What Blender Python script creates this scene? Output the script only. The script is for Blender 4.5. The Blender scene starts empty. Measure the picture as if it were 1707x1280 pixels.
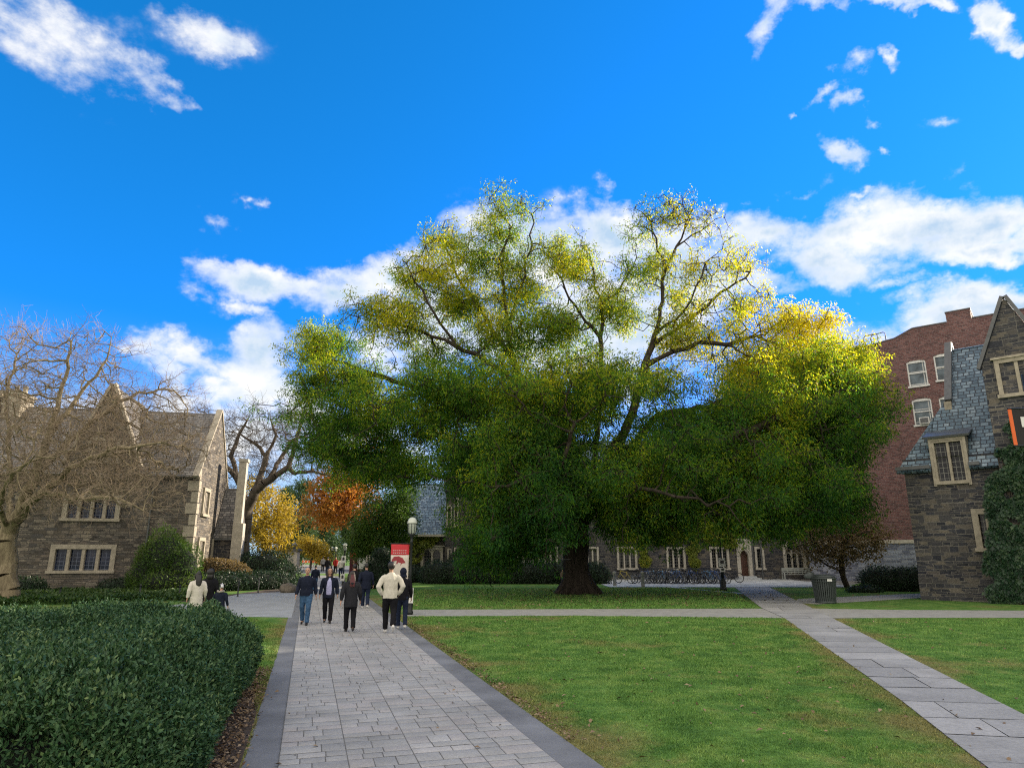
import bpy, math, random
import numpy as np
from mathutils import Vector, Matrix
R = math.radians
random.seed(7)
rng = np.random.default_rng(7)
scene = bpy.context.scene
C = scene.collection
# ------------------------------------------------------------------ camera model (1707 x 1280 photo)
F, PIT, HC = 1130.0, R(14.11), 1.95
cp, sp = math.cos(PIT), math.sin(PIT)
def ray(px, py):
    xc = (px-853.5)/F; yc = (640-py)/F
    return Vector((xc, cp-yc*sp, sp+yc*cp))
def at(px, py, Y):
    d = ray(px, py); k = Y/d.y
    return Vector((d.x*k, Y, HC+d.z*k))
def gnd(px, py, z=0.0):
    d = ray(px, py); k = (z-HC)/d.z
    return Vector((d.x*k, d.y*k, z))
cam_d = bpy.data.cameras.new('camera'); cam = bpy.data.objects.new('camera', cam_d); C.objects.link(cam)
cam_d.sensor_width = 36; cam_d.lens = 36*F/1707; cam_d.clip_end = 3000; cam_d.clip_start = .05
cam.location = (0, 0, HC); cam.rotation_euler = (math.pi/2+PIT, 0, 0)
scene.camera = cam

# ------------------------------------------------------------------ object helpers
def tag(o, label=None, cat=None, group=None, kind=None):
    if label: o['label'] = label
    if cat: o['category'] = cat
    if group: o['group'] = group
    if kind: o['kind'] = kind
    return o
def empty(name, loc, label, cat, group=None, rz=0):
    o = bpy.data.objects.new(name, None); C.objects.link(o)
    o.location = loc; o.rotation_euler = (0, 0, rz); o.empty_display_size = .2
    return tag(o, label, cat, group)
def origin(o):
    v = Vector((0, 0, 0))
    while o is not None: v += o.location; o = o.parent
    return v
def link(me, name, parent=None):
    o = bpy.data.objects.new(name, me); C.objects.link(o)
    if parent is not None: o.parent = parent
    return o
def np_mesh(name, V, Fc, mats, parent=None, smooth=False, midx=None, local=False, uv=None):
    """fast mesh from numpy arrays; Fc is (M,3) or (M,4)"""
    V = np.asarray(V, dtype=np.float32).copy(); Fc = np.asarray(Fc, dtype=np.int32)
    if parent is not None and not local: V -= np.array(origin(parent), dtype=np.float32)
    me = bpy.data.meshes.new(name)
    k = Fc.shape[1]; m = len(Fc)
    me.vertices.add(len(V)); me.vertices.foreach_set('co', V.ravel())
    me.loops.add(m*k); me.loops.foreach_set('vertex_index', Fc.ravel())
    me.polygons.add(m); me.polygons.foreach_set('loop_start', np.arange(0, m*k, k, dtype=np.int32))
    if midx is not None: me.polygons.foreach_set('material_index', np.asarray(midx, dtype=np.int32))
    if smooth: me.polygons.foreach_set('use_smooth', np.ones(m, dtype=bool))
    me.update(calc_edges=True)
    for mt in (mats if isinstance(mats, (list, tuple)) else [mats]): me.materials.append(mt)
    return link(me, name, parent)

class MB:
    def __init__(s): s.v = []; s.f = []; s.m = []; s.cur = 0
    def add(s, vs, fs):
        b = len(s.v); s.v.extend([tuple(p) for p in vs]); 
        for f in fs: s.f.append([b+i for i in f]); s.m.append(s.cur)
    def poly(s, *pts): s.add(pts, [list(range(len(pts)))])
    def obox(s, o, ex, ey, ez):
        o, ex, ey, ez = map(Vector, (o, ex, ey, ez))
        if ex.cross(ey).dot(ez) < 0: o = o+ex; ex = -ex
        p = [o, o+ex, o+ex+ey, o+ey, o+ez, o+ex+ez, o+ex+ey+ez, o+ey+ez]
        s.add(p, [(3,2,1,0),(4,5,6,7),(0,1,5,4),(1,2,6,5),(2,3,7,6),(3,0,4,7)])
    def box(s, c, d, rz=0):
        c = Vector(c); a, b = math.cos(rz), math.sin(rz)
        ex = Vector((a, b, 0))*d[0]; ey = Vector((-b, a, 0))*d[1]; ez = Vector((0, 0, d[2]))
        s.obox(c-ex/2-ey/2-ez/2, ex, ey, ez)
    def slab(s, pts, th):
        pts = [Vector(p) for p in pts]; n = (pts[1]-pts[0]).cross(pts[2]-pts[0]).normalized()
        k = len(pts); lo = [p-n*th for p in pts]
        s.add(pts+lo, [list(range(k)), list(range(2*k-1, k-1, -1))]+[(i, k+i, k+(i+1)%k, (i+1)%k) for i in range(k)])
    def tube(s, pts, rad, n=8, ry=None, up=(0, 0, 1), cap=True):
        """tube through pts; rad number or list; ry second radius list (ellipse)"""
        pts = [Vector(p) for p in pts]; k = len(pts)
        rad = [rad]*k if isinstance(rad, (int, float)) else list(rad)
        ry = rad if ry is None else ([ry]*k if isinstance(ry, (int, float)) else list(ry))
        b = len(s.v); upv = Vector(up)
        for i, p in enumerate(pts):
            t = (pts[min(i+1, k-1)]-pts[max(i-1, 0)]).normalized()
            a = upv.cross(t)
            if a.length < 1e-3: a = Vector((1, 0, 0)).cross(t)
            if a.length < 1e-3: a = Vector((0, 1, 0)).cross(t)
            a.normalize(); c = t.cross(a)
            for j in range(n):
                w = 2*math.pi*j/n
                s.v.append(tuple(p+a*(rad[i]*math.cos(w))+c*(ry[i]*math.sin(w))))
        for i in range(k-1):
            for j in range(n):
                s.f.append([b+i*n+j, b+i*n+(j+1)%n, b+(i+1)*n+(j+1)%n, b+(i+1)*n+j]); s.m.append(s.cur)
        if cap:
            s.f.append([b+j for j in range(n-1, -1, -1)]); s.m.append(s.cur)
            s.f.append([b+(k-1)*n+j for j in range(n)]); s.m.append(s.cur)
    def lathe(s, prof, loc=(0, 0, 0), n=24):
        x, y, z = loc; b = len(s.v); k = len(prof)
        for r, h in prof:
            for j in range(n):
                w = 2*math.pi*j/n; s.v.append((x+r*math.cos(w), y+r*math.sin(w), z+h))
        for i in range(k-1):
            for j in range(n):
                s.f.append([b+i*n+j, b+i*n+(j+1)%n, b+(i+1)*n+(j+1)%n, b+(i+1)*n+j]); s.m.append(s.cur)
        s.f.append([b+j for j in range(n-1, -1, -1)]); s.m.append(s.cur)
        s.f.append([b+(k-1)*n+j for j in range(n)]); s.m.append(s.cur)
    def ell(s, c, r, n=14, m=10):
        b = len(s.v); c = Vector(c)
        for i in range(m+1):
            th = math.pi*i/m
            for j in range(n):
                w = 2*math.pi*j/n
                s.v.append((c.x+r[0]*math.sin(th)*math.cos(w), c.y+r[1]*math.sin(th)*math.sin(w), c.z-r[2]*math.cos(th)))
        for i in range(m):
            for j in range(n):
                s.f.append([b+i*n+j, b+i*n+(j+1)%n, b+(i+1)*n+(j+1)%n, b+(i+1)*n+j]); s.m.append(s.cur)
    def torus(s, c, R1, r1, axis='y', n=24, m=6):
        b = len(s.v)
        for i in range(n):
            w = 2*math.pi*i/n
            for j in range(m):
                q = 2*math.pi*j/m; rr = R1+r1*math.cos(q)
                p = (rr*math.cos(w), r1*math.sin(q), rr*math.sin(w)) if axis == 'y' else (rr*math.cos(w), rr*math.sin(w), r1*math.sin(q))
                s.v.append((c[0]+p[0], c[1]+p[1], c[2]+p[2]))
        for i in range(n):
            for j in range(m):
                f = [b+i*m+j, b+i*m+(j+1)%m, b+((i+1)%n)*m+(j+1)%m, b+((i+1)%n)*m+j]
                s.f.append(f); s.m.append(s.cur)
    def build(s, name, mats, parent=None, smooth=False, local=False, uv=True):
        me = bpy.data.meshes.new(name)
        off = Vector((0, 0, 0)) if (parent is None or local) else origin(parent)
        vv = [(p[0]-off.x, p[1]-off.y, p[2]-off.z) for p in s.v]
        me.from_pydata(vv, [], s.f)
        me.polygons.foreach_set('material_index', s.m)
        if smooth: me.polygons.foreach_set('use_smooth', [True]*len(s.f))
        for mt in (mats if isinstance(mats, (list, tuple)) else [mats]): me.materials.append(mt)
        me.update()
        if uv:
            lay = me.uv_layers.new(name='UVMap'); d = lay.data
            Z = Vector((0, 0, 1))
            for pl in me.polygons:
                nn = pl.normal
                if abs(nn.z) < .985:
                    t = Z.cross(nn).normalized(); bb = nn.cross(t)
                else: t = Vector((1, 0, 0)); bb = Vector((0, 1, 0))
                for li in pl.loop_indices:
                    p = Vector(s.v[me.loops[li].vertex_index])
                    d[li].uv = (p.dot(t), p.dot(bb))
        return link(me, name, parent)

def smooth_by_angle(o, deg=40):
    me = o.data
    me.polygons.foreach_set('use_smooth', [True]*len(me.polygons))
    try: me.set_sharp_from_angle(angle=R(deg))
    except Exception: pass
    return o

# facade frame: s along the wall, z up, t inward
class Fac:
    def __init__(s, P0, d):
        s.P = Vector((P0[0], P0[1], 0)); s.d = Vector((d[0], d[1], 0)).normalized(); s.n = Vector((-s.d.y, s.d.x, 0))
        if s.n.y < 0 and abs(s.n.y) > abs(s.n.x): s.n = -s.n
    def p(s, a, z=0, t=0): return s.P+s.d*a+s.n*t+Vector((0, 0, z))
    def hit(s, px, py, t=0):
        r = ray(px, py); o = Vector((0, 0, HC)); q = s.P+s.n*t
        k = (q-o).dot(s.n)/r.dot(s.n); w = o+r*k
        return (w-s.P).dot(s.d), w.z
    def box(s, mb, a0, a1, z0, z1, t0, t1):
        mb.obox(s.p(a0, z0, t0), s.d*(a1-a0), s.n*(t1-t0), Vector((0, 0, z1-z0)))

def wall_grid(mb, fc, s0, s1, z0, z1, ops, depth=.32, t=0):
    ss = sorted({s0, s1, *[o[0] for o in ops], *[o[1] for o in ops]}); zs = sorted({z0, z1, *[o[2] for o in ops], *[o[3] for o in ops]})
    ss = [a for a in ss if s0 <= a <= s1]; zs = [a for a in zs if z0 <= a <= z1]
    for i in range(len(ss)-1):
        for j in range(len(zs)-1):
            cs, cz = (ss[i]+ss[i+1])/2, (zs[j]+zs[j+1])/2
            if any(o[0] < cs < o[1] and o[2] < cz < o[3] for o in ops): continue
            mb.poly(fc.p(ss[i], zs[j], t), fc.p(ss[i+1], zs[j], t), fc.p(ss[i+1], zs[j+1], t), fc.p(ss[i], zs[j+1], t))
    for a0, a1, b0, b1 in ops:
        q = [(a0, b0), (a1, b0), (a1, b1), (a0, b1)]
        for k in range(4):
            (x0, y0), (x1, y1) = q[k], q[(k+1) % 4]
            mb.poly(fc.p(x0, y0, t), fc.p(x0, y0, t+depth), fc.p(x1, y1, t+depth), fc.p(x1, y1, t))

def arch_pts(a0, a1, z0, zs, n=6):
    """pointed (gothic) arch outline from left spring to right spring; zs spring height; apex a bit lower than equilateral"""
    w = a1-a0; c = (a0+a1)/2; h = w*.72
    L = [(a0+(w/2)*(1-math.cos(u*math.pi/2.6))/(1-math.cos(math.pi/2.6)), zs+h*math.sin(u*math.pi/2.6)/math.sin(math.pi/2.6)) for u in [i/n for i in range(n+1)]]
    Rr = [(a0+a1-x, y) for x, y in reversed(L[:-1])]
    return L+Rr
def arch_fill(mb, fc, a0, a1, zs, ztop, t0, t1):
    """stone spandrels between a pointed arch and the rectangle above it"""
    pts = arch_pts(a0, a1, 0, zs); c = (a0+a1)/2
    k = len(pts)
    for i in range(k-1):
        (x0, y0), (x1, y1) = pts[i], pts[i+1]
        y0, y1 = min(y0, ztop-.01), min(y1, ztop-.01)
        mb.poly(fc.p(x0, y0, t0), fc.p(x1, y1, t0), fc.p(x1, ztop, t0), fc.p(x0, ztop, t0))
        mb.poly(fc.p(x0, y0, t0), fc.p(x0, y0, t1), fc.p(x1, y1, t1), fc.p(x1, y1, t0))
def window(parent, fc, op, lights, mats, fw=.16, mw=.1, proud=.05, transom=None, arched=False, t=0, name='window', hood=False):
    a0, a1, z0, z1 = op; mb = MB()
    fc.box(mb, a0, a0+fw, z0, z1, t-proud, t+.24); fc.box(mb, a1-fw, a1, z0, z1, t-proud, t+.24)
    fc.box(mb, a0+fw, a1-fw, z1-fw, z1, t-proud, t+.24); fc.box(mb, a0-.06, a1+.06, z0-.03, z0+.12, t-proud-.06, t+.235)
    if hood: fc.box(mb, a0-.1, a1+.1, z1+.003, z1+.1, t-proud-.07, t+.1)
    i0, i1 = a0+fw, a1-fw; wl = (i1-i0-mw*(lights-1))/lights
    for k in range(1, lights):
        x = i0+k*wl+(k-1)*mw; fc.box(mb, x, x+mw, z0+.12, z1-fw, t-.02, t+.22)
    if transom: fc.box(mb, i0, i1, transom, transom+.09, t-.01, t+.21)
    if arched:
        for k in range(lights):
            x = i0+k*(wl+mw); arch_fill(mb, fc, x, x+wl, z1-fw-wl*.75, z1-fw+.01, t+.03, t+.2)
    w = mb.build(name, mats[0], parent)
    g = MB(); g.poly(fc.p(i0-.02, z0+.1, t+.16), fc.p(i1+.02, z0+.1, t+.16), fc.p(i1+.02, z1-fw+.02, t+.16), fc.p(i0-.02, z1-fw+.02, t+.16))
    g.build('pane', mats[1], w)
    return w

# ------------------------------------------------------------------ material helpers
def nd(nt, typ, ins=None, **props):
    n = nt.nodes.new('ShaderNode'+typ)
    for k, v in props.items(): setattr(n, k, v)
    for k, v in (ins or {}).items():
        if hasattr(v, 'is_output'): nt.links.new(v, n.inputs[k])
        else: n.inputs[k].default_value = v
    return n
def c4(c): return (c[0], c[1], c[2], 1)
def ramp(nt, fac, stops, interp='LINEAR'):
    n = nd(nt, 'ValToRGB', {'Fac': fac}); cr = n.color_ramp; cr.interpolation = interp
    while len(cr.elements) < len(stops): cr.elements.new(.5)
    for e, (p, c) in zip(cr.elements, stops): e.position = p; e.color = c4(c)
    return n.outputs['Color']
def mix(nt, a, b, f, mode='MIX'):
    n = nd(nt, 'Mix', data_type='RGBA', blend_type=mode)
    for i, v in ((0, f), (6, a), (7, b)):
        if hasattr(v, 'is_output'): nt.links.new(v, n.inputs[i])
        else: n.inputs[i].default_value = v if i == 0 else c4(v)
    return n.outputs[2]
def math_(nt, op, a, b=0.0, c=None):
    n = nd(nt, 'Math', operation=op)
    for i, v in enumerate((a, b) if c is None else (a, b, c)):
        if hasattr(v, 'is_output'): nt.links.new(v, n.inputs[i])
        else: n.inputs[i].default_value = v
    return n.outputs[0]
def noise(nt, vec, scale, detail=4, rough=.55, out='Fac'):
    n = nd(nt, 'TexNoise', {'Scale': scale, 'Detail': detail, 'Roughness': rough})
    if vec is not None: nt.links.new(vec, n.inputs['Vector'])
    return n.outputs[out]
def new_mat(name):
    m = bpy.data.materials.new(name); m.use_nodes = True; nt = m.node_tree
    return m, nt, nt.nodes['Principled BSDF']
def bump(nt, bsdf, h, strength=.3, dist=.02):
    b = nd(nt, 'Bump', {'Strength': strength, 'Distance': dist, 'Height': h}); nt.links.new(b.outputs[0], bsdf.inputs['Normal'])
def objc(nt): return nd(nt, 'TexCoord').outputs['Object']
def uvc(nt): return nd(nt, 'TexCoord').outputs['UV']
def plain(name, col, rough=.6, metal=0, var=.25, scale=8, bumpy=0, spec=None):
    m, nt, b = new_mat(name); f = noise(nt, objc(nt), scale, 5, .6)
    lo = tuple(x*(1-var) for x in col); hi = tuple(min(1, x*(1+var)) for x in col)
    nt.links.new(ramp(nt, f, [(.3, lo), (.7, hi)]), b.inputs['Base Color'])
    b.inputs['Roughness'].default_value = rough; b.inputs['Metallic'].default_value = metal
    if spec is not None: b.inputs['Specular IOR Level'].default_value = spec
    if bumpy: bump(nt, b, f, bumpy, .02)
    return m
def masonry(name, stops, mortar, row=.16, width=.5, msize=.012, warp=.05, stain=.25, bstr=.5, rough=.85, offs=.5, soft=.1, jit=.012, irr=0):
    m, nt, b = new_mat(name); uv = uvc(nt)
    sx = nd(nt, 'SeparateXYZ', {0: uv})
    vv = nd(nt, 'CombineXYZ', {0: 0.0, 1: sx.outputs[1], 2: 0.0}).outputs[0]
    w1 = noise(nt, vv, 2.3, 1, .5); v2 = math_(nt, 'MULTIPLY_ADD', w1, warp*4, sx.outputs[1])
    wj = noise(nt, uv, 5.0, 2, .5); v2 = math_(nt, 'MULTIPLY_ADD', wj, jit*4, v2)
    vec = nd(nt, 'CombineXYZ', {0: sx.outputs[0], 1: v2, 2: 0.0}).outputs[0]
    br = nd(nt, 'TexBrick', {'Vector': vec, 'Color1': (0, 0, 0, 1), 'Color2': (1, 1, 1, 1), 'Mortar': (.5, .5, .5, 1), 'Scale': 1.0,
                             'Mortar Size': msize, 'Mortar Smooth': soft, 'Bias': 0.0, 'Brick Width': width, 'Row Height': row}, offset=offs, offset_frequency=2, squash=.7, squash_frequency=3)
    bfac, bcol = br.outputs['Fac'], br.outputs['Color']
    if irr:
        b2 = nd(nt, 'TexBrick', {'Vector': vec, 'Color1': (0, 0, 0, 1), 'Color2': (1, 1, 1, 1), 'Mortar': (.5, .5, .5, 1), 'Scale': 1.0, 'Mortar Size': msize, 'Mortar Smooth': soft, 'Bias': 0.0, 'Brick Width': width*irr*.8, 'Row Height': row*irr}, offset=.37, offset_frequency=2, squash=.6, squash_frequency=2)
        mk = math_(nt, 'GREATER_THAN', noise(nt, nd(nt, 'Mapping', {'Vector': uv, 'Scale': (.7, 1.6, 1)}).outputs[0], 1.3, 1), .5)
        bcol = mix(nt, bcol, b2.outputs['Color'], mk); bfac = nd(nt, 'Mix', {0: mk, 2: bfac, 3: b2.outputs['Fac']}, data_type='FLOAT').outputs[0]
    col = ramp(nt, bcol, stops)
    fine = noise(nt, uv, 14, 6, .65)
    col = mix(nt, col, ramp(nt, fine, [(.25, (.55,)*3), (.75, (1.35,)*3)]), 1, 'MULTIPLY')
    col = mix(nt, col, mortar, bfac)
    big = noise(nt, uv, .45, 5, .6)
    col = mix(nt, col, ramp(nt, big, [(.3, (1-stain,)*3), (.7, (1+stain*.6,)*3)]), 1, 'MULTIPLY')
    nt.links.new(col, b.inputs['Base Color']); b.inputs['Roughness'].default_value = rough
    h = math_(nt, 'SUBTRACT', math_(nt, 'ADD', math_(nt, 'MULTIPLY', fine, .5), math_(nt, 'MULTIPLY', bcol, .5)), bfac)
    bump(nt, b, h, min(1, bstr*1.7), .05)
    return m
def leafmat(name, stops, nscale=.5, transl=.4, rough=.5, spec=.3, nmix=.55, tint=None):
    m, nt, b = new_mat(name); oc = objc(nt)
    rnd = nd(nt, 'NewGeometry').outputs['Random Per Island']
    big = noise(nt, oc, nscale, 4, .6)
    f = math_(nt, 'ADD', math_(nt, 'MULTIPLY', rnd, 1-nmix), math_(nt, 'MULTIPLY', math_(nt, 'MULTIPLY_ADD', big, 2.2, -.6), nmix))
    col = ramp(nt, f, stops)
    nt.links.new(col, b.inputs['Base Color']); b.inputs['Roughness'].default_value = rough; b.inputs['Specular IOR Level'].default_value = spec
    if transl > 0:
        tc = mix(nt, col, tint or (1.5, 1.4, .7), 1, 'MULTIPLY')
        tr = nd(nt, 'BsdfTranslucent', {'Color': tc}); mx = nd(nt, 'MixShader', {0: transl, 1: b.outputs[0], 2: tr.outputs[0]})
        nt.links.new(mx.outputs[0], nt.nodes['Material Output'].inputs['Surface'])
    return m

# ------------------------------------------------------------------ plants
def norm(a): return a/np.maximum(np.linalg.norm(a, axis=-1, keepdims=True), 1e-9)
def leaf_quads(pos, dr, nr, L, Wd, fold=.25):
    """rhombic leaves, one quad each"""
    side = norm(np.cross(dr, nr)); up = norm(np.cross(side, dr)); L = L[:, None]; Wd = Wd[:, None]
    a = pos; b = pos+dr*L*.45+side*Wd*.5+up*Wd*fold; c = pos+dr*L; d = pos+dr*L*.45-side*Wd*.5+up*Wd*fold
    V = np.stack([a, b, c, d], 1).reshape(-1, 3)
    return V, np.arange(len(V), dtype=np.int32).reshape(-1, 4)
def rvec(n): return norm(rng.normal(size=(n, 3)))
def clump_leaves(cent, per, rad, L, Wd, out_c=None, droop=.5, flat=.0, shell=.0, zs=.75):
    """leaves in balls round cent"""
    n = len(cent)*per; c = np.repeat(cent, per, 0)
    rr = np.repeat(np.broadcast_to(rad, (len(cent),)), per)[:, None]
    u = rvec(n)*(rng.random((n, 1))**(1/3)*(1-shell)+shell)
    pos = c+u*rr*np.array([1, 1, zs])
    dr = norm(u*.7+rvec(n)*.8+np.array([0, 0, -droop]))
    nr = norm(rvec(n)+np.array([0, 0, .6+flat]))
    return leaf_quads(pos, dr, nr, L*(.6+.8*rng.random(n)), Wd*(.6+.8*rng.random(n)))
def colonize(seedpts, seedpar, A, step, kill, iters, jit=.25, infl=1e9, grav=0.0):
    N = [np.array(p, float) for p in seedpts]; par = list(seedpar); A = np.array(A)
    NA = np.array(N)
    D = np.full(len(A), 1e9); I = np.zeros(len(A), int)
    def upd(start):
        nonlocal D, I
        new = NA[start:]
        for k in range(0, len(new), 400):
            ch = new[k:k+400]; d = np.linalg.norm(A[:, None, :]-ch[None], axis=2); j = d.argmin(1); m = d[np.arange(len(A)), j]
            b = m < D; D[b] = m[b]; I[b] = j[b]+start+k
    upd(0)
    for it in range(iters):
        if len(A) == 0: break
        ok = D < infl
        if not ok.any(): break
        v = norm(A[ok]-NA[I[ok]]); acc = np.zeros((len(NA), 3)); np.add.at(acc, I[ok], v)
        idx = np.unique(I[ok]); dr = norm(acc[idx]+0*acc[idx]); dr = norm(dr+rng.normal(size=dr.shape)*jit+np.array([0, 0, grav]))
        newp = NA[idx]+dr*step; st = len(NA)
        NA = np.vstack([NA, newp]); par.extend(idx.tolist()); upd(st)
        keep = D > kill; A, D, I = A[keep], D[keep], I[keep]
    return NA, np.array(par)
def radii(NA, par, tip, expo, base=None):
    n = len(NA); r = np.zeros(n); ch = np.zeros(n)
    for i in range(n-1, 0, -1):
        if ch[i] == 0: ch[i] = tip**expo
        if par[i] >= 0: ch[par[i]] += ch[i]
    r = np.maximum(ch, tip**expo)**(1/expo)
    if base: r = np.where(r > tip*1.01, tip+(r-tip)*(base-tip)/max(r[0]-tip, 1e-6), r)
    return r
def seg_mesh(P0, P1, r0, r1, n):
    """frusta between point arrays"""
    d = norm(P1-P0); ref = np.where(np.abs(d[:, 2:3]) > .9, np.array([[1., 0, 0]]), np.array([[0, 0, 1.]]))
    a = norm(np.cross(ref, d)); b = np.cross(d, a)
    w = np.arange(n)*2*math.pi/n
    ring = a[:, None, :]*np.cos(w)[None, :, None]+b[:, None, :]*np.sin(w)[None, :, None]
    V = np.concatenate([P0[:, None]+ring*r0[:, None, None], P1[:, None]+ring*r1[:, None, None]], 1).reshape(-1, 3)
    m = len(P0); base = (np.arange(m)*2*n)[:, None]; j = np.arange(n)
    Fc = np.stack([base+j, base+(j+1) % n, base+n+(j+1) % n, base+n+j], 2).reshape(-1, 4)
    return V, Fc
def wood(NA, par, r, extra=None, big=.06):
    """returns V,F for the whole skeleton (thick segments with more sides)"""
    idx = np.arange(1, len(NA)); p = par[1:]
    r1 = r[idx]; r0 = np.minimum(r[p], r1*1.6+.004); out = []
    for lo, hi, n in ((big*3, 9e9, 12), (big, big*3, 7), (0, big, 4)):
        s = (r1 >= lo) & (r1 < hi)
        if s.any(): out.append(seg_mesh(NA[p[s]], NA[idx[s]], r0[s], r1[s], n))
    if extra is not None: out.append(extra)
    V = []; Fc = []; b = 0
    for v, f in out: V.append(v); Fc.append(f+b); b += len(v)
    return np.vstack(V), np.vstack(Fc)
def join_np(lst):
    V = []; Fc = []; b = 0
    for v, f in lst: V.append(v); Fc.append(f+b); b += len(v)
    return np.vstack(V), np.vstack(Fc)
def ellip_pts(c, r, n):
    return np.array(c)+rvec(n)*(rng.random((n, 1))**(1/2.2))*np.array(r)
def vnoise(P, s, seed=0):
    """cheap smooth pseudo noise for displacement, about -1..1"""
    q = P*s+seed*1.7
    return (np.sin(q[:, 0]*1.7+np.sin(q[:, 1]*1.3+1.2))+np.sin(q[:, 1]*2.1+np.sin(q[:, 2]*1.7))+np.sin(q[:, 2]*1.9+np.sin(q[:, 0]*1.5+.7)))/3
# ------------------------------------------------------------------ render settings, world, sun
scene.view_settings.view_transform = 'Standard'; scene.view_settings.look = 'None'
scene.view_settings.exposure = 0.95; scene.view_settings.gamma = 1
scene.cycles.use_denoising = False; scene.cycles.pixel_filter_type = 'BLACKMAN_HARRIS'; scene.cycles.filter_width = 1.15; scene.cycles.max_bounces = 8; scene.cycles.transparent_max_bounces = 4; scene.cycles.sample_clamp_indirect = 4
SUN_E, SUN_A = R(20), R(30)          # elevation; azimuth ahead of +X
S = Vector((math.cos(SUN_E)*math.cos(SUN_A), math.cos(SUN_E)*math.sin(SUN_A), math.sin(SUN_E)))
sl = bpy.data.lights.new('sun', 'SUN'); sl.energy = 5.0; sl.angle = R(.5); sl.color = (1, .86, .66)
so = bpy.data.objects.new('sun', sl); C.objects.link(so); so.rotation_euler = (-S).to_track_quat('-Z', 'Y').to_euler(); so.location = (60, 20, 60)
w = bpy.data.worlds.new('World'); scene.world = w; w.use_nodes = True; wt = w.node_tree
bg = wt.nodes['Background']; bg.inputs['Strength'].default_value = .084
sky = nd(wt, 'TexSky', sky_type='NISHITA'); sky.sun_disc = False; sky.sun_elevation = SUN_E; sky.sun_rotation = math.pi/2-SUN_A
sky.air_density = 1.0; sky.dust_density = .25; sky.ozone_density = 2.5
skyc = mix(wt, sky.outputs[0], (.08, 1.06, 1.85), 1, 'MULTIPLY')
ss_ = nd(wt, 'SeparateColor', {0: skyc}); gg = math_(wt, 'DIVIDE', math_(wt, 'MULTIPLY', ss_.outputs[1], 1.42), math_(wt, 'MULTIPLY_ADD', ss_.outputs[1], .28, 1.0))
skyc = nd(wt, 'CombineColor', {0: ss_.outputs[0], 1: gg, 2: ss_.outputs[2]}).outputs[0]
dirv = nd(wt, 'TexCoord').outputs['Generated']
sx = nd(wt, 'SeparateXYZ', {0: dirv})
az = math_(wt, 'ARCTAN2', sx.outputs[0], sx.outputs[1]); el = math_(wt, 'ARCSINE', sx.outputs[2])
ae = nd(wt, 'CombineXYZ', {0: az, 1: el, 2: 0.0}).outputs[0]
def azel(px, py):
    d = ray(px, py).normalized(); return math.atan2(d.x, d.y), math.asin(d.z)
CL = [(110,75,225,62,30,.72),(235,130,110,36,32,.66),(300,172,58,26,22,.85),(330,55,95,48,20,.5),(375,85,40,22,0,.5),
 (440,482,135,34,5,1.1),(560,500,105,36,-8,1.1),(425,530,60,16,10,.8),(640,455,60,40,-25,1.1),(700,420,60,34,-20,1.1),
 (330,602,130,36,8,1),(425,600,80,42,0,1.05),(470,575,60,40,0,.9),(400,655,150,48,0,.9),(215,586,42,16,15,.95),(290,640,70,46,0,1.05),(330,715,240,60,0,.85),(560,700,200,90,0,.9),
 (1012,368,60,48,0,1.3),(770,400,60,40,0,1),(900,430,170,80,0,1.2),(760,540,190,80,0,1.1),(1000,560,220,110,0,1.1),(1120,450,150,80,0,1.2),(1230,390,100,46,0,1.25),(1280,400,60,30,0,1.1),
 (1430,385,110,56,-10,1.25),(1560,385,120,50,-5,1.2),(1640,370,90,45,-12,1.2),(1380,440,130,34,0,1.1),(1650,415,90,26,-12,1.1),(1270,462,80,30,0,1.1),
 (1580,525,170,44,-6,1.25),(1690,500,90,30,-12,1.25),(1470,560,120,40,-8,1.1),(1490,470,60,16,0,.7),
 (1280,28,48,36,-30,1),(1355,10,50,20,-15,.95),(1480,2,60,16,0,.9),(1550,14,40,18,0,1),(1668,22,40,40,-40,.95),(1700,62,26,20,0,.9),
 (1430,102,44,24,-12,.75),(1495,90,18,26,-30,.85),(1420,170,20,22,0,.8),(1385,152,32,14,-20,.7),(1450,200,26,14,0,.8),(1412,250,46,26,20,.95),(1470,256,16,11,0,.8),(1436,328,26,12,0,.8),(1330,315,40,16,-25,.5),(1250,340,50,20,0,.6),
 (360,372,34,20,30,.55),(418,335,20,14,30,.55),(1575,200,40,14,-10,.4),(1320,188,12,8,0,.5),(1500,345,40,12,0,.6),(1600,330,60,30,0,.6)]
dens = None
wn_ = nd(wt, 'TexNoise', {'Vector': dirv, 'Scale': 13.0, 'Detail': 5.0, 'Roughness': .6}).outputs['Color']
ae = nd(wt, 'VectorMath', {0: ae, 1: nd(wt, 'VectorMath', {0: nd(wt, 'VectorMath', {0: wn_, 1: (.5, .5, .5)}, operation='SUBTRACT').outputs[0], 1: (.13, .10, 0)}, operation='MULTIPLY').outputs[0]}, operation='ADD').outputs[0]
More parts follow.
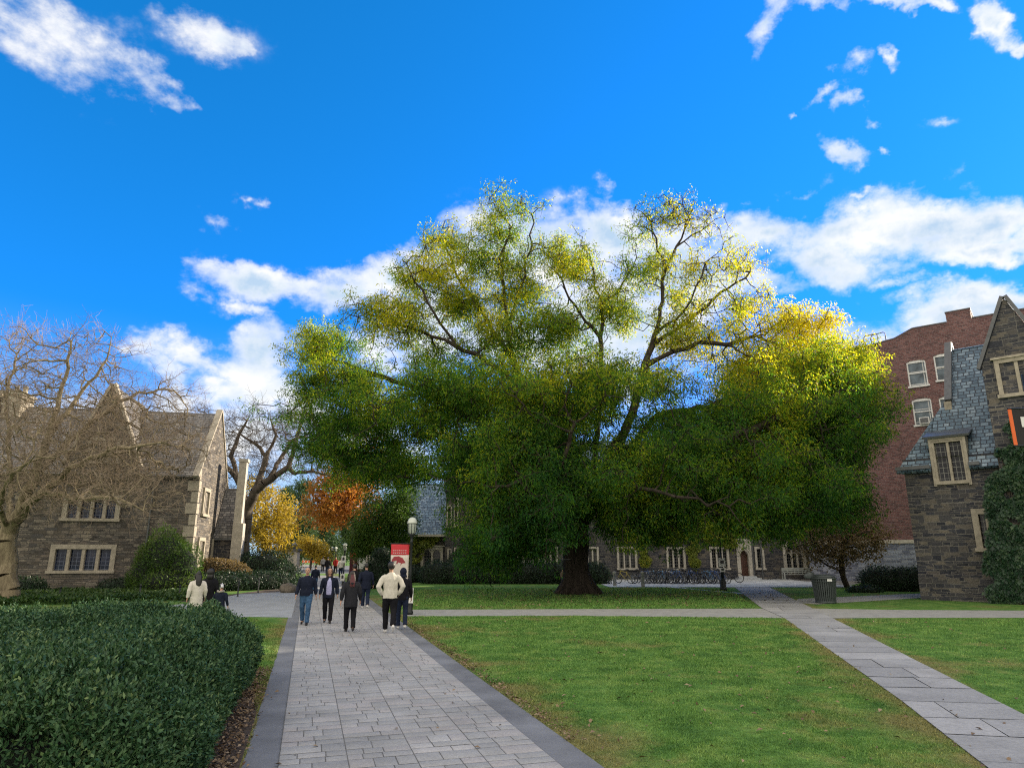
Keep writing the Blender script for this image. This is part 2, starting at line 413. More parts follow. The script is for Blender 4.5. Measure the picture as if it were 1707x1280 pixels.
for px, py, rx, ry, ro, st in CL:
    a0, e0 = azel(px, py); cr_, sr_ = math.cos(R(ro)), math.sin(R(ro))
    a1, e1 = azel(px+rx*.5*cr_, py+rx*.5*sr_); a2, e2 = azel(px+ry*.5*sr_, py-ry*.5*cr_)
    sa = math.hypot(a1-a0, e1-e0)*3.0; se = math.hypot(a2-a0, e2-e0)*3.1
    mp = nd(wt, 'Mapping', {'Vector': ae, 'Location': (a0, e0, 0), 'Rotation': (0, 0, math.atan2(e1-e0, a1-a0)), 'Scale': (sa, se, 1)}, vector_type='TEXTURE')
    ln = nd(wt, 'VectorMath', {0: mp.outputs[0]}, operation='LENGTH').outputs['Value']
    v = math_(wt, 'MULTIPLY', math_(wt, 'MAXIMUM', math_(wt, 'SUBTRACT', 1.0, ln), 0.0), st)
    dens = v if dens is None else math_(wt, 'MAXIMUM', dens, v)
# bright cloud added over the unseen rest of the sky as fill light
outv = nd(wt, 'MapRange', {'Value': nd(wt, 'VectorMath', {0: dirv, 1: tuple(ray(853, 500).normalized())}, operation='DOT_PRODUCT').outputs['Value'], 1: .62, 2: .40, 3: 0.0, 4: 1.0}).outputs[0]
dens = math_(wt, 'MAXIMUM', dens, math_(wt, 'MULTIPLY', outv, 1.3))
stretch = nd(wt, 'Mapping', {'Vector': dirv, 'Scale': (1, 1, 1.6)}).outputs[0]
fb = noise(wt, stretch, 9, 10, .57); fb2 = noise(wt, stretch, 34, 6, .65)
d0 = math_(wt, 'MULTIPLY_ADD', math_(wt, 'SUBTRACT', fb, .5), 3.6, math_(wt, 'MULTIPLY_ADD', math_(wt, 'SUBTRACT', fb2, .5), .9, math_(wt, 'MULTIPLY_ADD', dens, 1.5, -.26)))
d0 = math_(wt, 'MULTIPLY', d0, nd(wt, 'MapRange', {'Value': dens, 1: .02, 2: .3, 3: 0.0, 4: 1.0}).outputs[0])
cov = nd(wt, 'MapRange', {'Value': d0, 1: 0.0, 2: 1.2, 3: 0.0, 4: 1.0}, interpolation_type='SMOOTHSTEP').outputs[0]
# thick cloud goes grey underneath: density seen a little higher up
up = nd(wt, 'VectorMath', {0: stretch, 1: (.02, 0, .05)}, operation='ADD').outputs[0]
fbu = noise(wt, up, 11, 5, .55)
thick = nd(wt, 'MapRange', {'Value': math_(wt, 'ADD', math_(wt, 'MULTIPLY', d0, .45), math_(wt, 'SUBTRACT', fbu, fb)), 1: .25, 2: .75, 3: 0.0, 4: 1.0}).outputs[0]
ccol = mix(wt, (6.9, 6.8, 6.6), (3.2, 4.3, 5.6), thick)
ccol = mix(wt, ccol, (9.6, 8.9, 8.0), outv)
hz = nd(wt, 'MapRange', {'Value': el, 1: R(18), 2: R(2), 3: 0.0, 4: .85}, interpolation_type='SMOOTHSTEP').outputs[0]
skyc = mix(wt, skyc, (3.6, 4.9, 6.0), hz)
fin = mix(wt, skyc, ccol, cov)
wt.links.new(fin, bg.inputs['Color'])

# ------------------------------------------------------------------ ground materials
def near_line(nt, vec, p, q, w_):
    """1 on the line p-q, falling to 0 at w_ metres"""
    n = Vector((-(q-p).y, (q-p).x, 0)).normalized()
    d = math_(nt, 'ABSOLUTE', math_(nt, 'SUBTRACT', nd(nt, 'VectorMath', {0: vec, 1: tuple(n)}, operation='DOT_PRODUCT').outputs['Value'], p.dot(n)))
    return nd(nt, 'MapRange', {'Value': d, 1: 0.0, 2: w_, 3: 1.0, 4: 0.0}).outputs[0]
def grass_col(nt, vec):
    big = noise(nt, vec, .35, 5, .62); mid = noise(nt, vec, 1.7, 5, .65); sm = noise(nt, vec, 9, 4, .6)
    g = ramp(nt, mid, [(.30, (.055, .138, .031)), (.5, (.112, .228, .050)), (.70, (.205, .312, .085))])
    f = math_(nt, 'ADD', math_(nt, 'MULTIPLY', big, .7), math_(nt, 'MULTIPLY', mid, .3))
    pe = gnd(1008, 1280); w1 = near_line(nt, vec, pe, pe+Vector((-.292, 1, 0)), 1.1)
    w2 = near_line(nt, vec, gnd(1646, 1280), gnd(1495, 1163), .7); w3 = near_line(nt, vec, gnd(1707, 1191.7), gnd(1526.5, 1101), .7)
    pw = gnd(402, 1280); w4 = near_line(nt, vec, pw, pw+Vector((-.292, 1, 0)), .55)
    ww = math_(nt, 'MAXIMUM', math_(nt, 'MAXIMUM', w1, w4), math_(nt, 'MAXIMUM', w2, w3))
    f = math_(nt, 'ADD', f, math_(nt, 'MULTIPLY', ww, .14))
    return mix(nt, g, (.23, .18, .085), ramp(nt, f, [(.53, (0, 0, 0)), (.67, (.75, .75, .75))])), sm
gm, nt, b = new_mat('lawn_soil'); gc, sm = grass_col(nt, objc(nt))
nt.links.new(mix(nt, gc, ramp(nt, sm, [(.3, (.55, .55, .5)), (.7, (1.15, 1.15, 1.1))]), 1, 'MULTIPLY'), b.inputs['Base Color']); b.inputs['Roughness'].default_value = .95; b.inputs['Specular IOR Level'].default_value = .1
bump(nt, b, sm, .6, .04)
M_blade, nt, b = new_mat('grass_blade'); gc, sm = grass_col(nt, objc(nt)); rnd = nd(nt, 'NewGeometry').outputs['Random Per Island']
gc = mix(nt, gc, ramp(nt, rnd, [(0, (.72, .78, .7)), (.55, (1.12, 1.15, 1.0)), (.9, (1.4, 1.36, 1.2)), (1, (1.9, 1.65, 1.3))]), 1, 'MULTIPLY')
nt.links.new(gc, b.inputs['Base Color']); b.inputs['Roughness'].default_value = .55; b.inputs['Specular IOR Level'].default_value = .3
M_pav = None
def stone_flags(name, stops, sp=.15, rough=.8, fine=40, stain=.22):
    m, nt, b = new_mat(name); oc = objc(nt); rnd = nd(nt, 'NewGeometry').outputs['Random Per Island']
    col = ramp(nt, rnd, stops); f = noise(nt, oc, fine, 6, .7); big = noise(nt, oc, .9, 6, .65)
    col = mix(nt, col, ramp(nt, f, [(.3, (.8,)*3), (.7, (1.18,)*3)]), 1, 'MULTIPLY'); col = mix(nt, col, ramp(nt, big, [(.3, (1-stain,)*3), (.7, (1+stain,)*3)]), 1, 'MULTIPLY')
    nt.links.new(col, b.inputs['Base Color']); b.inputs['Roughness'].default_value = rough; b.inputs['Specular IOR Level'].default_value = sp; bump(nt, b, f, .25, .01)
    return m
M_pav = stone_flags('paver', [(0, (.30, .30, .295)), (.3, (.325, .325, .318)), (.6, (.345, .343, .335)), (.88, (.36, .342, .33)), (1, (.385, .383, .375))], stain=.2)
M_blue = stone_flags('flagstone', [(0, (.285, .288, .292)), (.5, (.325, .328, .33)), (1, (.37, .37, .37))], fine=22, stain=.2)
M_pl = stone_flags('plaza_flag', [(0, (.36, .39, .42)), (.5, (.43, .455, .48)), (1, (.5, .52, .54))], fine=14)
M_asph = stone_flags('asphalt_edge', [(0, (.175, .182, .195)), (1, (.175, .182, .195))], .3, .85, 70, .3)
M_road = plain('grey_asphalt', (.29, .31, .33), .85, 0, .18, 1.3, .2)
M_conc = plain('concrete_walk', (.30, .30, .285), .85, 0, .2, 3, .2)
M_dirt = plain('joint_sand', (.135, .132, .124), .95, 0, .3, 20)
M_soil = plain('mulch', (.07, .05, .035), .95, 0, .45, 18, .5)

def sheet(name, pts, m, z, kind='structure'):
    mb = MB(); mb.poly(*[(p[0], p[1], z) for p in pts]); o = mb.build(name, m); return tag(o, kind=kind)
mb = MB(); mb.poly((-700, -60, 0), (700, -60, 0), (700, 1200, 0), (-700, 1200, 0)); g = mb.build('ground', gm); tag(g, kind='structure')

# ------------------------------------------------------------------ the paver path
DV = Vector((-.292, 1, 0)).normalized(); DP = Vector((DV.y, -DV.x, 0))
pa, pb = gnd(463, 1280), gnd(939, 1280); O0 = gnd(463, 1280); Wp = (pb-pa).dot(DP)
qa, qb = (gnd(402, 1280)-pa).dot(DP), (gnd(1008, 1280)-pa).dot(DP)
def pp(u, v, z=0.0): q = O0+DP*u+DV*v; return Vector((q.x, q.y, z))
V0, V1 = -5.5, 62.0
sheet('path_edge', [pp(qa, V0), pp(0, V0), pp(0, 60), pp(qa, 60)], M_asph, .004)
sheet('path_edge', [pp(Wp, V0), pp(qb, V0), pp(qb, 60), pp(Wp, 60)], M_asph, .004)
sheet('path_bed', [pp(0, V0), pp(Wp, V0), pp(Wp, V1), pp(0, V1)], M_dirt, .0142)
VS, FS = [], []
def paver(u0, u1, v0, v1, z):
    g_, bv = .0055, .006; b_ = len(VS); t = rng.normal(0, .0012, 4)
    o = [(u0+g_, v0+g_), (u1-g_, v0+g_), (u1-g_, v1-g_), (u0+g_, v1-g_)]; i = [(u0+g_+bv, v0+g_+bv), (u1-g_-bv, v0+g_+bv), (u1-g_-bv, v1-g_-bv), (u0+g_+bv, v1-g_-bv)]
    for a in o: VS.append(pp(a[0], a[1], z-.0025))
    for k, a in enumerate(i): VS.append(pp(a[0], a[1], z+t[k]))
    FS.append((b_+4, b_+5, b_+6, b_+7))
    for k in range(4): FS.append((b_+k, b_+(k+1) % 4, b_+4+(k+1) % 4, b_+4+k))
cw = Wp/4
for c in range(4):
    v = V0+random.random()*.05; r = 0
    while v < V1:
        hh = .185 if r % 3 else .285
        hh *= .98+.04*random.random()
        cuts = random.choice([[.28, .66], [.36, .62], [.42, .75], [.5], [.33, .7], [.24, .55], [.4], [.62]]) if hh < .23 else random.choice([[.5], [.4], [.6], [.36, .7]])
        e = [0]+[min(.95, max(.05, q+random.uniform(-.03, .03))) for q in cuts]+[1]
        for k in range(len(e)-1): paver(c*cw+e[k]*cw, c*cw+e[k+1]*cw, v, v+hh, .018+random.uniform(-.0015, .0015))
        v += hh; r += 1
tag(np_mesh('path', np.array([tuple(p) for p in VS]), FS, M_pav), kind='structure')

# ------------------------------------------------------------------ other walks
def G(*pts): return [gnd(*p) for p in pts]
def slabs(name, L, Rr, m, z, step, jit=.12, crack=True, gap=.012, tilt=.3):
    """flagstones between the two polylines L and Rr (ground points, near to far)"""
    VS, FS = [], []
    def lerp(P, t):
        d = [0]
        for i in range(len(P)-1): d.append(d[-1]+(P[i+1]-P[i]).length)
        x = t*d[-1]
        for i in range(len(P)-1):
            if x <= d[i+1] or i == len(P)-2: return P[i].lerp(P[i+1], (x-d[i])/max(1e-6, d[i+1]-d[i]))
    T = sum((L[i+1]-L[i]).length for i in range(len(L)-1)); n = max(2, int(T/step)); ts = [0]
    for i in range(1, n): ts.append((i+random.uniform(-jit, jit))/n)
    ts.append(1); tj = [(t+random.uniform(-jit, jit)*tilt/n, t+random.uniform(-jit, jit)*tilt/n) if 0 < t < 1 else (t, t) for t in ts]
    for i in range(n):
        l0, l1 = lerp(L, tj[i][0]), lerp(L, tj[i+1][0]); r0, r1 = lerp(Rr, tj[i][1]), lerp(Rr, tj[i+1][1])
        e = (l1-l0).normalized()*gap; f = (r1-r0).normalized()*gap
        spl = [0, 1] if random.random() > .25 or not crack else [0, random.uniform(.3, .7), 1]
        for k in range(len(spl)-1):
            b_ = len(VS); a, c_ = spl[k], spl[k+1]; gx = .006 if len(spl) > 2 else 0
            q = [(l0+e).lerp(r0+f, a+gx*(k > 0)), (l0+e).lerp(r0+f, c_-gx*(k == 0 and len(spl) > 2)), (l1-e).lerp(r1-f, c_-gx*(k == 0 and len(spl) > 2)), (l1-e).lerp(r1-f, a+gx*(k > 0))]
            for p in q: VS.append((p.x, p.y, z+random.uniform(-.003, .003)))
            FS.append((b_, b_+1, b_+2, b_+3))
    return tag(np_mesh(name, np.array(VS), FS, m), kind='structure')
dl = G((1646,1280),(1495.5,1163),(1307,1030),(1269,1013),(1225,979)); dr = G((1900,1280),(1707,1191.7),(1526.5,1101),(1387,1030),(1336,1005),(1283,979))
dl = [gnd(1646,1280)+(gnd(1646,1280)-gnd(1495,1163))*.5]+dl; dr = [gnd(1707,1191.7)+(gnd(1707,1191.7)-gnd(1526,1101))*.9]+dr[1:]
sheet('walk_bed', dl+dr[::-1], M_dirt, .004)
slabs('walk', dl, dr, M_blue, .014, .95)
# cross walk (runs left-right), left road and the plaza in front of the dormitory
cl = G((672,1016),(950,1015),(1290,1014)); cr = G((676,1027),(950,1026),(1310,1030))
sheet('walk_bed', cl+cr[::-1], M_conc, .0035)
cl2 = G((1300,1013),(1500,1016.5),(1707,1017.5),(1960,1018.5)); cr2 = G((1320,1031),(1500,1029.5),(1707,1029.5),(1960,1030))
sheet('walk', cl2+cr2[::-1], M_conc, .006)
sheet('walk', G((1325,1004),(1362,1007),(1540,996),(1560,988),(1440,993),(1330,998)), M_conc, .0065)
sheet('kerb_strip', G((1085,974.5),(1240,988.5),(1238,990),(1080,975.6)), M_pl, .010)
pl = G((1010,977),(1080,978),(1228,979),(1283,979),(1420,975),(1470,962.8),(1290,961),(1180,960.5),(1040,967),(1005,972))
sheet('plaza_bed', pl, M_dirt, .004)
yn, yf = 41.5, 57.5
VS, FS = [], []
y = yf
while y > 44.2:
    h_ = random.uniform(.9, 1.5); x = 6.0
    while x < 21.5:
        ww = random.uniform(1.0, 2.2); b_ = len(VS)
        VS += [(x+.02, y-h_+.02, .012), (x+ww-.02, y-h_+.02, .012), (x+ww-.02, y-.02, .012), (x+.02, y-.02, .012)]; FS.append((b_, b_+1, b_+2, b_+3)); x += ww
    y -= h_
tag(np_mesh('plaza', np.array(VS), FS, M_pl), kind='structure')
# left: asphalt walk crossing behind the hedge
sheet('road', G((-250,1038),(60,1034),(300,1029),(430,1028),(486,1029),(497,985),(400,990),(330,1004),(240,1013),(0,1022),(-250,1028)), M_road, .0042)
sheet('mulch_bed', G((300,1002),(500,975),(500,985.5),(400,990.5),(330,1004.5)), M_soil, .003)
# mulch strip at the hedge foot
hd = [pp(qa-.02, -3), pp(qa-.02, 5.2), pp(qa-.35, 6.3), pp(qa-.9, 6.2), pp(qa-1.2, -3)]
sheet('mulch_bed', hd, M_soil, .0025)
far_road = [(-40, 75, 0), (40, 75, 0), (60, 125, 0), (-90, 125, 0)]
sheet('road', far_road, plain('far_asphalt', (.13, .135, .14), .9, 0, .15, .5), .0045)

# ------------------------------------------------------------------ grass blades (near lawns) and fallen leaves
def in_poly(P, poly):
    x, y = P[:, 0], P[:, 1]; r = np.zeros(len(P), bool); n = len(poly)
    for i in range(n):
        x0, y0 = poly[i][:2]; x1, y1 = poly[(i+1) % n][:2]
        c = ((y0 > y) != (y1 > y)) & (x < (x1-x0)*(y-y0)/((y1-y0) or 1e-9)+x0); r ^= c
    return r
def pts_in(poly, n, p=1.6):
    """points in a ground polygon, density falling with distance"""
    poly = [tuple(q)[:2] for q in poly]; a = np.array(poly); lo, hi = a.min(0), a.max(0); out = []; tot = 0
    while tot < n:
        q = rng.random((n*3, 2))*(hi-lo)+lo; w_ = (np.maximum(q[:, 1], 4)/max(4, lo[1]))**-p
        q = q[(rng.random(len(q)) < w_) & in_poly(q, poly)]; out.append(q); tot += len(q)
        if len(q) == 0: break
    return np.vstack(out)[:n]
lawnA = [pp(qb+.0, -1.5), pp(qb, 16.4)]+[gnd(676,1027.5), gnd(950,1026.5), gnd(1308,1030.5), gnd(1495,1163), gnd(1646,1280), dl[0]]
lawnB = [gnd(1389,1031), gnd(1526.5,1101), gnd(1707,1191.7), gnd(1990,1130), gnd(1990,1031)]
lawnC = [pp(qa, -.5), pp(qa, 13.5), gnd(415,1029), gnd(400,1040), gnd(430,1200)]
lawnD = [pp(qb, 18.9), gnd(950,1014.5), gnd(1262,1014), gnd(1215,982), gnd(1080,979), gnd(690,982)]
gl = []
for poly, n, ht in ((lawnA, 230000, .042), (lawnB, 42000, .042), (lawnC, 26000, .045), (lawnD, 60000, .05)):
    q = pts_in(poly, n); n = len(q); dist = q[:, 1]
    pos = np.column_stack([q, np.full(n, -.004)]); k = np.clip(dist/9, .9, 3.2)
    tuft = .75+.35*vnoise(pos, 2.4)
    lean = np.column_stack([rng.normal(0, .55, n), rng.normal(0, .55, n), np.ones(n)]); dr_ = norm(lean)
    nr = norm(np.column_stack([rng.normal(size=(n, 2)), np.zeros(n)])); L = ht*(.45+.75*rng.random(n))*tuft*np.sqrt(k); Wd = .0075*k*(.7+.6*rng.random(n))
    gl.append(leaf_quads(pos, dr_, nr, L, Wd, .1))
V, Fc = join_np(gl); tag(np_mesh('grass', V, Fc, M_blade), 'short mown grass blades covering the lawns', 'grass', kind='stuff')
M_dry = leafmat('fallen_leaf', [(0, (.09, .06, .04)), (.4, (.18, .12, .07)), (.75, (.28, .20, .12)), (1, (.38, .30, .2))], 1, 0, .7, .2, .2)
ll = []
def litter(q, L0):
    n = len(q); pos = np.column_stack([q[:, 0], q[:, 1], .022+.02*rng.random(n)]); d_ = norm(np.column_stack([rng.normal(size=(n, 2)), rng.normal(0, .25, n)]))
    nr = norm(np.column_stack([rng.normal(0, .35, (n, 2)), np.ones(n)])); L = L0*(.5+.8*rng.random(n)); ll.append(leaf_quads(pos, d_, nr, L, L*.55, .3))
strip = np.column_stack([rng.normal(qa-.2, .1, 1900), rng.uniform(-2, 6.0, 1900)]); strip = strip[(strip[:, 0] < qa+.12)]
litter(np.array([tuple(pp(a, c_))[:2] for a, c_ in strip]), .05)
strip = np.column_stack([qb+np.abs(rng.normal(.02, .12, 900)), rng.uniform(0, 14, 900)]); litter(np.array([tuple(pp(a, c_))[:2] for a, c_ in strip]), .05)
litter(pts_in(lawnA, 380, .6), .07); litter(pts_in(lawnB, 90, .6), .08); litter(pts_in(lawnD, 1300, .5), .1)
q = np.array([tuple(pp(a, c_))[:2] for a, c_ in zip(rng.uniform(qa, qb, 60), rng.uniform(0, 22, 60))]); litter(q, .06)
for px, py in ((1600,1200),(1500,1120),(1450,1080),(1560,1165),(1420,1050),(1650,1250)):
    litter(np.array([tuple(gnd(px, py))[:2]])+rng.normal(0, .5, (3, 2)), .07)
for px, py in ((1080,1040),(1095,1012),(1103,1063),(930,1177),(1150,1145),(1000,1090),(640,1012),(1210,1014)):
    q = np.array([tuple(gnd(px, py))[:2]])+rng.normal(0, .03, (2, 2)); litter(q, .10)
q = rng.normal(size=(500, 2))*np.array([3.5, 1.6])+np.array([6.5, 34]); litter(q, .12)
V, Fc = join_np(ll); tag(np_mesh('fallen_leaves', V, Fc, M_dry), 'dry brown leaves scattered along the hedge foot and over the lawn', 'leaves', kind='stuff')
# ------------------------------------------------------------------ building materials
M_stone = masonry('schist_wall', [(0, (.045, .04, .036)), (.18, (.11, .093, .073)), (.38, (.18, .15, .118)), (.55, (.08, .077, .074)), (.75, (.24, .205, .16)), (.9, (.14, .125, .108)), (1, (.30, .26, .20))], (.085, .078, .07), .11, .46, .015, .06, jit=.02, irr=1.6)
M_stone2 = masonry('grey_schist_wall', [(0, (.018, .020, .030)), (.2, (.042, .045, .058)), (.42, (.082, .078, .078)), (.6, (.030, .033, .046)), (.8, (.115, .103, .09)), (1, (.17, .148, .118))], (.165, .155, .14), .12, .46, .014, .09, .35, jit=.02, irr=1.6)
M_bstone = masonry('blue_rubble_wall', [(0, (.09, .10, .15)), (.3, (.15, .17, .24)), (.6, (.22, .25, .33)), (1, (.30, .32, .38))], (.33, .34, .37), .17, .5, .012, .06)
M_brick = masonry('red_brick', [(0, (.080, .038, .038)), (.3, (.125, .054, .051)), (.6, (.165, .073, .067)), (.85, (.21, .105, .095)), (1, (.12, .058, .063))], (.21, .17, .165), .105, .30, .010, .0, .15, .3, .85, .5, .1, 0)
M_slate = masonry('blue_slate', [(0, (.07, .12, .17)), (.35, (.12, .19, .25)), (.7, (.18, .265, .34)), (1, (.27, .35, .41))], (.03, .04, .055), .22, .34, .022, .0, .25, 1.0, .5, .5, .15, 0)
M_slate2 = masonry('grey_slate', [(0, (.11, .105, .10)), (.35, (.17, .16, .15)), (.7, (.23, .215, .20)), (1, (.31, .29, .26))], (.05, .048, .045), .2, .34, .02, .0, .25, .9, .6, .5, .15, 0)
M_lime = plain('limestone_trim', (.36, .32, .25), .8, 0, .22, 5, .2)
M_lime2 = plain('pale_limestone', (.44, .41, .35), .8, 0, .2, 5, .2)
M_lead = plain('lead_flashing', (.11, .115, .12), .5, .4, .2, 6)
M_dwood = plain('oak_door', (.10, .045, .03), .6, 0, .3, 12)
def glassmat(name, base, cw, ch, line=.012, linecol=(.22, .22, .2), curtain=None):
    m, nt, b = new_mat(name); uv = uvc(nt)
    br = nd(nt, 'TexBrick', {'Vector': uv, 'Color1': (.9, .9, .9, 1), 'Color2': (1.1, 1.1, 1.1, 1), 'Mortar': (0, 0, 0, 1), 'Scale': 1.0, 'Mortar Size': line, 'Mortar Smooth': 0.0, 'Brick Width': cw, 'Row Height': ch}, offset=0.0)
    nz = noise(nt, uv, 1.3, 3, .6); c = ramp(nt, nz, [(.35, tuple(x*.4 for x in base)), (.6, base), (.75, curtain or tuple(x*1.7 for x in base))])
    nt.links.new(mix(nt, c, linecol, br.outputs['Fac']), b.inputs['Base Color'])
    nt.links.new(math_(nt, 'MULTIPLY_ADD', br.outputs['Fac'], .45, .08), b.inputs['Roughness']); b.inputs['Specular IOR Level'].default_value = .22
    pn = nd(nt, 'TexWhiteNoise', {0: nd(nt, 'VectorMath', {0: uv, 1: (cw, ch, 1)}, operation='SNAP').outputs[0]}, noise_dimensions='3D').outputs['Value']
    bump(nt, b, math_(nt, 'ADD', math_(nt, 'MULTIPLY', noise(nt, uv, 3, 2), .5), pn), .08, .05)
    return m
M_glass = glassmat('leaded_glass', (.018, .02, .026), .17, .24)
M_glassb = glassmat('stained_glass', (.02, .03, .07), .2, .2, .014, (.13, .15, .2), (.12, .11, .10))
M_sash = glassmat('sash_glass', (.14, .18, .21), 3, .95, .03, (.5, .5, .48), (.2, .22, .22))  # pale blue sky reflection put into the glass colour
M_frame = plain('painted_sash', (.62, .62, .60), .5)

def bld(name, loc, label, group=None): return empty(name, loc, label, 'building', group)
def coping(fc, parent, pts, wd=.38, th=.2, t0=-.12, mat=None, name='coping'):
    """stone coping following a gable outline pts [(s,z)...] seen from the front"""
    mb = MB()
    for (a, za), (b_, zb) in zip(pts[:-1], pts[1:]):
        p, q = fc.p(a, za, t0), fc.p(b_, zb, t0); e = (q-p); nrm = Vector((0, 0, 1)); up = (nrm-e.normalized()*e.normalized().z).normalized()
        mb.obox(p, e, fc.n*wd, up*th)
    return mb.build(name, mat or M_lime, parent)

# ================================================================== left dormitory (gable end lit from the right)
cor = at(321, 900, 38.0); dL = Vector((math.cos(R(12)), math.sin(R(12)), 0)); sR = 27.0
fl = Fac(Vector((cor.x, cor.y, 0))-dL*sR, dL)
B = bld('stone_dormitory', tuple(fl.p(sR)), 'brown stone dormitory with slate roof and mullioned windows behind the bare tree on the left')
def op(fc, x0, y0, x1, y1, t=0):
    s0, z1 = fc.hit(x0, y0, t); s1, z0 = fc.hit(x1, y1, t); return (min(s0, s1), max(s0, s1), min(z0, z1), max(z0, z1))
zE = fl.hit(323, 787)[1]; dep = 7.8
oL = op(fl, 86, 907, 189, 954); oU = op(fl, 108, 824, 198, 868); oB = op(fl, -70, 908, 0, 954); oB2 = op(fl, -70, 824, 0, 868)
zr = at(343, 690, fl.p(sR, 0, dep/2).y).z
mb = MB(); wall_grid(mb, fl, 0, sR, -.3, zE, [oL, oU, oB, oB2])
mb.poly(fl.p(sR, -.3), fl.p(sR, -.3, dep), fl.p(sR, zE, dep), fl.p(sR, zr+.05, dep/2), fl.p(sR, zE)); mb.poly(fl.p(0, -.3, dep), fl.p(sR, -.3, dep), fl.p(sR, zE, dep), fl.p(0, zE, dep))
fl.box(mb, 0, sR+.08, -.3, .55, -.09, -.002)
mb.build('wall', M_stone, B)
for o_ in (oL, oU): window(B, fl, o_, 4, (M_lime, M_glassb), .24, .16)
for o_ in (oB, oB2): window(B, fl, o_, 3, (M_lime, M_glassb), .22, .15)
mb = MB(); ov = .3; e_ = sR-.03
mb.slab([fl.p(-.2, zE-.25, -ov), fl.p(e_, zE-.25, -ov), fl.p(e_, zr, dep/2), fl.p(-.2, zr, dep/2)], .14); mb.slab([fl.p(e_, zE-.25, dep+ov), fl.p(-.2, zE-.25, dep+ov), fl.p(-.2, zr, dep/2), fl.p(e_, zr, dep/2)], .14)
mb.build('roof', M_slate2, B)
fe = Fac(fl.p(sR), fl.n); fe.n = -fl.d
coping(fe, B, [(-.35, zE-.32), (dep/2, zr+.16), (dep+.35, zE-.32)], .34, .14, -.06, M_lime)
for (a0, a1, z0, z1) in ((1.2, 2.8, 1.3, 2.9), (1.2, 2.8, 4.1, 5.7), (5.0, 6.6, 1.3, 2.9)):
    window(B, fe, (a0, a1, z0, z1), 2, (M_lime, M_glass), .2, .14, .1)
mb = MB()
for k in range(11):
    z = -.2+k*.62; L_ = .55 if k % 2 else .32
    fl.box(mb, sR-L_, sR+.03, z, z+.56, -.03, -.001); fe.box(mb, -.028, L_, z, z+.56, -.034, -.002)
mb.build('quoin', M_lime, B)
gA = fl.hit(171, 642); gx0, gx1 = fl.hit(112, 780)[0], fl.hit(230, 780)[0]; gc = (gx0+gx1)/2; gh = gA[1]; tq = -.22
mb = MB(); mb.poly(fl.p(gx0, zE-.5, tq), fl.p(gx1, zE-.5, tq), fl.p(gx1, zE+.3, tq), fl.p(gc, gh, tq), fl.p(gx0, zE+.3, tq))
for q in (gx0, gx1): mb.poly(fl.p(q, zE-.5, tq), fl.p(q, zE+.3, tq), fl.p(q, zE+.3, 3), fl.p(q, zE-.5, 3))
mb.poly(fl.p(gx0, zE-.5, tq), fl.p(gx1, zE-.5, tq), fl.p(gx1, zE-.5, .01), fl.p(gx0, zE-.5, .01))
mb.build('front_gable', M_stone, B)
mb = MB(); rt = 5.2
mb.slab([fl.p(gx0-.05, zE+.28, tq+.2), fl.p(gc, gh-.03, tq+.2), fl.p(gc, gh-.03, rt), fl.p(gx0-.05, zE+.28, rt)], .12); mb.slab([fl.p(gc, gh-.03, tq+.2), fl.p(gx1+.05, zE+.28, tq+.2), fl.p(gx1+.05, zE+.28, rt), fl.p(gc, gh-.03, rt)], .12)
mb.build('gable_roof', M_slate2, B)
coping(fl, B, [(gx0-.12, zE+.2), (gc, gh+.05), (gx1+.12, zE+.2)], .4, .14, tq-.08, M_lime)
window(B, fl, (gc-.8, gc+.8, zE+.35, zE+1.75), 2, (M_lime, M_glass), .18, .12, .05, t=tq-.02)
def chimney(parent, fc, s0, s1, t0, t1, zb, zt, m, pots=2):
    mb = MB(); fc.box(mb, s0, s1, zb, zt, t0, t1); fc.box(mb, s0-.09, s1+.09, zt, zt+.16, t0-.09, t1+.09); fc.box(mb, s0-.06, s1+.06, zt-.66, zt-.54, t0-.06, t1+.06)
    ch = mb.build('chimney', m, parent)
    for k in range(pots):
        q = fc.p(s0+(k+.5)*(s1-s0)/pots, zt+.155, (t0+t1)/2); mb = MB(); mb.lathe([(.15, 0), (.13, .1), (.12, .45), (.15, .5), (.1, .5)], q, 10)
        mb.build('chimney_pot', M_lime, ch)
for x0, x1, yt in ((9, 39, 648), (-28, -4, 655)):
    s0, zt_ = fl.hit(x0, yt, 3); s1 = fl.hit(x1, yt, 3)[0]; chimney(B, fl, s0, s1, 3.0, 4.6, zr-1.2, zt_-.3, M_lime, 2)
mb = MB(); s_ = fl.hit(252, 850)[0]; mb.tube([fl.p(s_, 0, -.09), fl.p(s_, zE-.4, -.09)], .055, 8); mb.box(fl.p(s_, zE-.45, -.12), (.3, .2, .3)); mb.build('downpipe', M_lead, B)

# lower wing to the right of it, further back, with a buttressed end wall
YW = 43.5; q_ = fl.p(sR, 0, 5.3); fw = Fac(q_+dL*.03, dL); w1 = fw.hit(389, 880)[0]; ze = fw.hit(350, 890)[1]; zt = at(350, 812, YW+2.3).z
B2 = bld('porch_wing', (fw.P.x, YW, 0), 'low stone wing with steep slate roof right of the brown dormitory')
mb = MB(); wall_grid(mb, fw, 0, w1, -.3, ze, []); mb.poly(fw.p(w1, -.3), fw.p(w1, -.3, 4.6), fw.p(w1, ze, 4.6), fw.p(w1, zt, 2.3), fw.p(w1, ze)); mb.build('wall', M_stone2, B2)
mb = MB(); mb.slab([fw.p(0, ze-.2, -.25), fw.p(w1-.02, ze-.2, -.25), fw.p(w1-.02, zt-.1, 2.3), fw.p(0, zt-.1, 2.3)], .12); mb.slab([fw.p(w1-.02, ze-.2, 4.8), fw.p(0, ze-.2, 4.8), fw.p(0, zt-.1, 2.3), fw.p(w1-.02, zt-.1, 2.3)], .12); mb.build('roof', M_slate2, B2)
